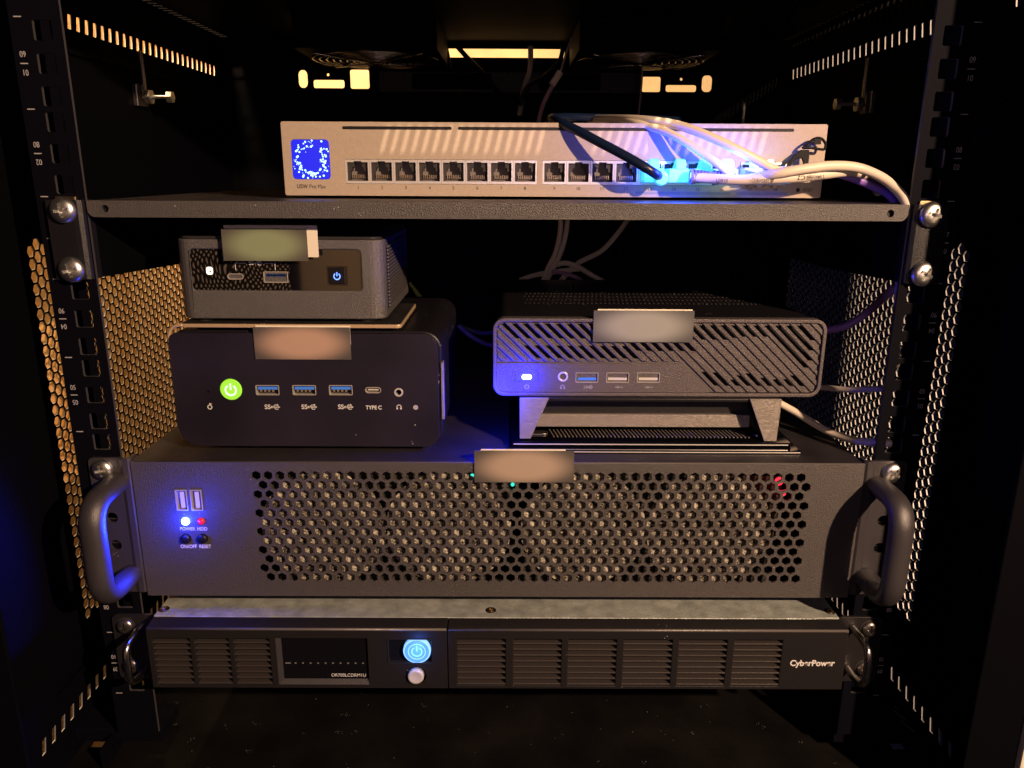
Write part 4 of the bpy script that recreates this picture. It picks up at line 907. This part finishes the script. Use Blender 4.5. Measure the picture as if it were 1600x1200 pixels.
for grp in (gl, gr_):
    for a, b in grp:
        sm = slatmesh(b-a-.1)
        for i in range(8): put('vent_slat', sm, up_, (a+.05, YU+.15, vz[0]+.2+i*4.02+.3))
obj('vent_backing', MB().box(ux0+2, split-1, YU+6.2, YU+6.9, vz[0]-1, vz[1]+1).box(split+1, ux1-2, YU+6.2, YU+6.9, vz[0]-1, vz[1]+1), 'black', up_)
wn = obj('display_window', MB().box(w0[0]+3.0, w1_[0]-.1, YU+1.6, YU+3, 26.2, 55.0), 'lcd', up_)
obj('window_bezel', MB().add([(w0[0], YU-.1, 23.2), (w1_[0], YU-.1, 23.2), (w1_[0], YU+1.7, 26.2), (w0[0]+3, YU+1.7, 26.2), (w0[0], YU-.1, 55.2), (w0[0]+3, YU+1.7, 55.2)], [(0, 1, 2, 3), (0, 3, 5, 4)]), 'powder', wn)
dsh = MB()  # reflection of the slot row in the window, painted as grey dashes
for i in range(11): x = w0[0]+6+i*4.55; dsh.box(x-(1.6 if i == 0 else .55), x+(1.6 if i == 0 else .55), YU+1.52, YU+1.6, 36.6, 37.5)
obj('slot_reflection_marks', dsh, M['slot_reflection'], wn)
text('OR700LCDRM1U', P(544, 1057)[0], P(544, 1057.5)[1], YU+1.5, 3.1, 'white', wn, sx=.92)
kw = obj('button_window', MB().plate([(k0[0]-.6, k1[1]-.6), (k1[0]+.6, k1[1]-.6), (k1[0]+.6, k0[1]+.6), (k0[0]-.6, k0[1]+.6)], [[(k0[0]+.1, k1[1]+.1), (k1[0]-.1, k1[1]+.1), (k1[0]-.1, k0[1]-.1), (k0[0]+.1, k0[1]-.1)]], YU-.3, YU+3, FR), 'bezel', up_, bevel=.15)
obj('window_floor', MB().box(k0[0], k1[0], YU+2.6, YU+3.2, k1[1], k0[1]), 'lcd', kw)
kp = P(651.5, 1017); zt_ = k0[1]-.7; zb_ = k1[1]+.5
def dclip(r_): return [(kp[0]+x, max(zb_, min(zt_, kp[1]+z))) for x, z in [(r_*math.cos(2*PI*i/40), r_*math.sin(2*PI*i/40)) for i in range(40)]]
pb = obj('power_button', MB().front(dclip(8.3), YU-.6, YU+2.4), 'blue_btn_rim', up_, bevel=.4)
obj('button_face', MB().front(dclip(7.3), YU-.8, YU-.5), 'blue_btn', pb)
m_ = MB(); m_.ring((kp[0], kp[1]), 4.9, 5.4, YU-.95, YU-.75, 32); sym_power(m_, kp[0], kp[1], 3.4, YU-.95, YU-.75, .7); obj('power_symbol', m_, 'blue_btn_rim', pb)
lamp('button_glow', 'POINT', (kp[0], YU-7, kp[1]), .010, (.05, .2, 1), .003)
obj('round_button', MB().lathe([(4.9, 1.4), (4.9, -1.6), (4.3, -2.4), (3.5, -2.2), (.01, -2.0)], (kb[0], YU, kb[1]), 28), 'greybtn', up_, smooth=True)
s_ = P(1269, 1036.5)
text('CyberPower', s_[0], s_[1], YU-.06, 5.6, 'white', up_, bold=.16, sx=.93)
lidp = [(-211, -8.8), (-200, -8.8), (-199, -9.8), (195, -9.8), (196, -8.8), (209.6, -8.8), (209.6, 260), (-211, 260)]
ld = obj('metal_lid', MB().plan(lidp, 60.4, 62.0), 'lidmetal', up_, bevel=.35)
for x in (-208.0, -4.7, 206.6): put('lid_screw', SCREW_T, up_, (x, -1.5, 62.0), rot=(-PI/2, 0, R(10))); obj('screw_dish', MB().ring((0, 0), 2.4, 3.4, 0, .1, 24), 'black', up_).matrix_local = Matrix.Translation((Vector((x, -1.5, 62.06))-wloc(up_))*S) @ Matrix.Rotation(-PI/2, 4, 'X') @ Matrix.Translation(wloc(up_)*S)
obj('body', MB().box(-209, 208, YU+12.2, 260, uz0, 60.3), 'satin', up_)
obj('top_vent_marks', MB().box(split+4, split+32, YU+4, YU+4.5, uz1+.2, uz1+.5).box(split+4, split+32, YU+6, YU+6.5, uz1+.3, uz1+.6), 'black', up_)
for sgn in (-1, 1):
    xs = sorted((sgn*211.5, sgn*241))
    obj('mounting_ear', MB().front(rrect(xs[0], xs[1], 12, 58.5, 4), -2.4, -.4), 'bezel', up_, bevel=.3)
    for z in (50.8, 22.2):
        put('screw', SCREW_S, up_, (sgn*232.5, -3.0, z), rot=(0, R(15), 0)); put('washer', WASHER, up_, (sgn*232.5, -2.7, z), scale=(.85, 1, .85))
    hx = sgn*222
    obj('handle', MB().tube([(hx, -2.3, 51), (hx+sgn*.2, -14, 51), (hx+sgn*.6, -21, 49.5), (hx+sgn*.8, -24, 45), (hx+sgn*.8, -24.5, 36), (hx+sgn*.8, -24, 28), (hx+sgn*.5, -20, 23.5), (hx, -12, 22), (hx, -2.3, 22)], 2.2, 14, 8), 'rod', up_, smooth=True)

# ================================================================== paper name tags
def nametag(px0, py0, px1, py1, y, edge, mid, label, extra=None):
    p, q = aty(px0, py0, y), aty(px1, py1, y); cx_, cz_ = (p.x+q.x)/2, (p.z+q.z)/2
    m = tag_mat('tag_print', edge, mid, cx_, cz_, (q.x-p.x)*.60, (p.z-q.z)*.72)
    t = thing('name_tag', label, 'label tag', (cx_, y, q.z), 'paper name tags on the equipment')
    obj('tag_face', MB().box(p.x, q.x, y-.1, y+.25, q.z, p.z), m, t)
    if extra:
        e0, e1 = aty(extra[0], extra[1], y), aty(extra[2], extra[3], y)
        obj('tape', MB().front(rrect(e0.x, e1.x, e1.z, e0.z, .5), y+.3, y+.6), 'paper', t)
    return t
nametag(345, 357, 482, 408, YA-4.2, (.085, .078, .062), (.24, .29, .17), 'greenish tag on cream tape stuck to the front of the grey mini computer', (349, 351.5, 498, 402))
nametag(395, 511, 549, 562, YBf-.8, (.08, .07, .065), (.46, .31, .235), 'peach tag at the top edge of the black mini computer', (398, 508.5, 548, 540))
nametag(928, 485, 1082, 535, YC-2.2, (.08, .078, .078), (.30, .31, .29), 'grey tag at the top edge of the slatted mini computer', (934, 483, 1080, 520))
nametag(741, 704, 896, 754, YV-1.2, (.075, .066, .062), (.40, .31, .25), 'tan tag at the top edge of the perforated rack server', (751, 702, 883, 740))

# ================================================================== loose cables inside the cabinet
def cable(pts, r, m, label, y=None):
    P_ = [T(*p) if len(p) == 3 else p for p in pts]
    return single('loose_cable', MB().tube(P_, r, 10, 8), m, label, 'cable', tuple(P_[0]), smooth=True)
cable([(1205, 622, 62), (1216, 629, 60), (1245, 645, 54), (1290, 672, 42), (1335, 688, 26), (1378, 692, 9), (1392, 693, 7)], 2.4, 'cream', 'cream cable dropping from behind the riser toward the right rail')
cable([(1270, 603, 46), (1290, 606, 42), (1330, 609, 30), (1360, 608, 20), (1400, 607, 7)], 1.9, 'greycable', 'thin grey-pink cable level with the bottom of the slatted computer, reaching the right rail')
cable([(1285, 517, 80), (1320, 510, 78), (1350, 492, 74), (1380, 466, 66), (1398, 448, 60)], 2.6, 'violet', 'dim violet cable curving up behind the right end of the slatted computer')
for i, (pts_, lb) in enumerate((
    ([(876, 340, 240), (875, 365, 240), (868, 395, 238), (856, 420, 236), (848, 442, 232)], 'left one of two cream cables hanging side by side behind the shelf'),
    ([(887, 340, 242), (884, 365, 242), (876, 395, 240), (864, 420, 236), (852, 442, 230)], 'right one of two cream cables hanging side by side behind the shelf'),
    ([(982, 342, 260), (965, 365, 258), (940, 392, 250), (905, 410, 246), (886, 428, 242), (874, 442, 238)], 'cream cable sweeping down leftward behind the shelf'),
    ([(870, 414, 234), (884, 411, 236), (905, 418, 238), (925, 430, 238), (948, 442, 238)], 'cream cable arching over the tangle behind the shelf'),
    ([(812, 438, 230), (835, 430, 232), (858, 426, 236), (880, 423, 238), (905, 420, 240)], 'cream cable lying low to the left of the tangle behind the shelf'),
    ([(862, 424, 232), (885, 428, 234), (905, 436, 236), (915, 446, 236)], 'short mauve cable under the tangle behind the shelf'))):
    cable(pts_, 2.2 if i != 5 else 1.8, 'cream' if i != 5 else 'pink', lb)
cable([(717, 508, 170), (735, 516, 172), (755, 520, 170), (778, 518, 165)], 1.8, 'dimcable', 'upper grey cable in the gap between the two lower computers')
cable([(716, 508, 160), (732, 522, 160), (752, 534, 158), (778, 542, 150)], 1.9, 'dimcable', 'lower mauve cable in the gap between the two lower computers')
cable([(841, 192, 300), (848, 165, 298), (860, 140, 296), (874, 116, 296)], 2.0, 'pink', 'mauve cable rising behind the switch to its white connector near the fans')
q0, q1 = T(862, 133, 295), T(876, 112, 295)
single('cable_connector', MB().tube([q0, q1], 3.0, 12, 2), 'cream', 'small white connector sleeve on the mauve cable between the fans', 'connector', tuple(q0), bevel=.5)
cable([(876, 112, 296), (884, 85, 300), (893, 60, 310)], 1.0, 'greycable', 'thin grey wire above the white connector between the fans')
cable([(1004, 108, 330), (1001, 150, 325), (996, 195, 300)], .9, 'greycable', 'thin grey wire hanging under the right fan')
cable([(1163, 160, 330), (1161, 195, 320)], 1.2, 'greycable', 'short upright wire behind the right half of the switch')
cable([(714, 72, 385), (732, 92, 385), (752, 112, 383), (775, 140, 380), (790, 165, 370)], 2.4, 'blackcable', 'black cable hanging in front of the left part of the bright rear slot')
cable([(696, 66, 385), (700, 85, 385), (704, 106, 384)], 1.6, 'blackcable', 'black cable beside the left end of the bright rear slot')
cable([(829, 72, 380), (829, 95, 380), (827, 115, 379), (818, 140, 376), (812, 180, 370)], 2.6, 'greycable', 'grey cable hanging across the bright rear slot')
cable([(880, 70, 360), (874, 95, 362), (850, 120, 365), (825, 135, 368), (812, 165, 370)], 2.2, 'blackcable', 'black cable crossing the right end of the bright rear slot')
single('yellow_strap', MB().add([tuple(T(a, b, y)) for a, b, y in ((638, 443, 170), (641, 440, 170), (660, 463, 165), (652, 464, 165))] + [tuple(T(a, b, y+1.2)) for a, b, y in ((638, 443, 170), (641, 440, 170), (660, 463, 165), (652, 464, 165))], [(0, 1, 2, 3), (7, 6, 5, 4), (0, 4, 5, 1), (1, 5, 6, 2), (2, 6, 7, 3), (3, 7, 4, 0)]), 'yellow', 'yellow-green strap peeking out behind the right side of the grey mini computer', 'strap', tuple(T(650, 455, 168)))
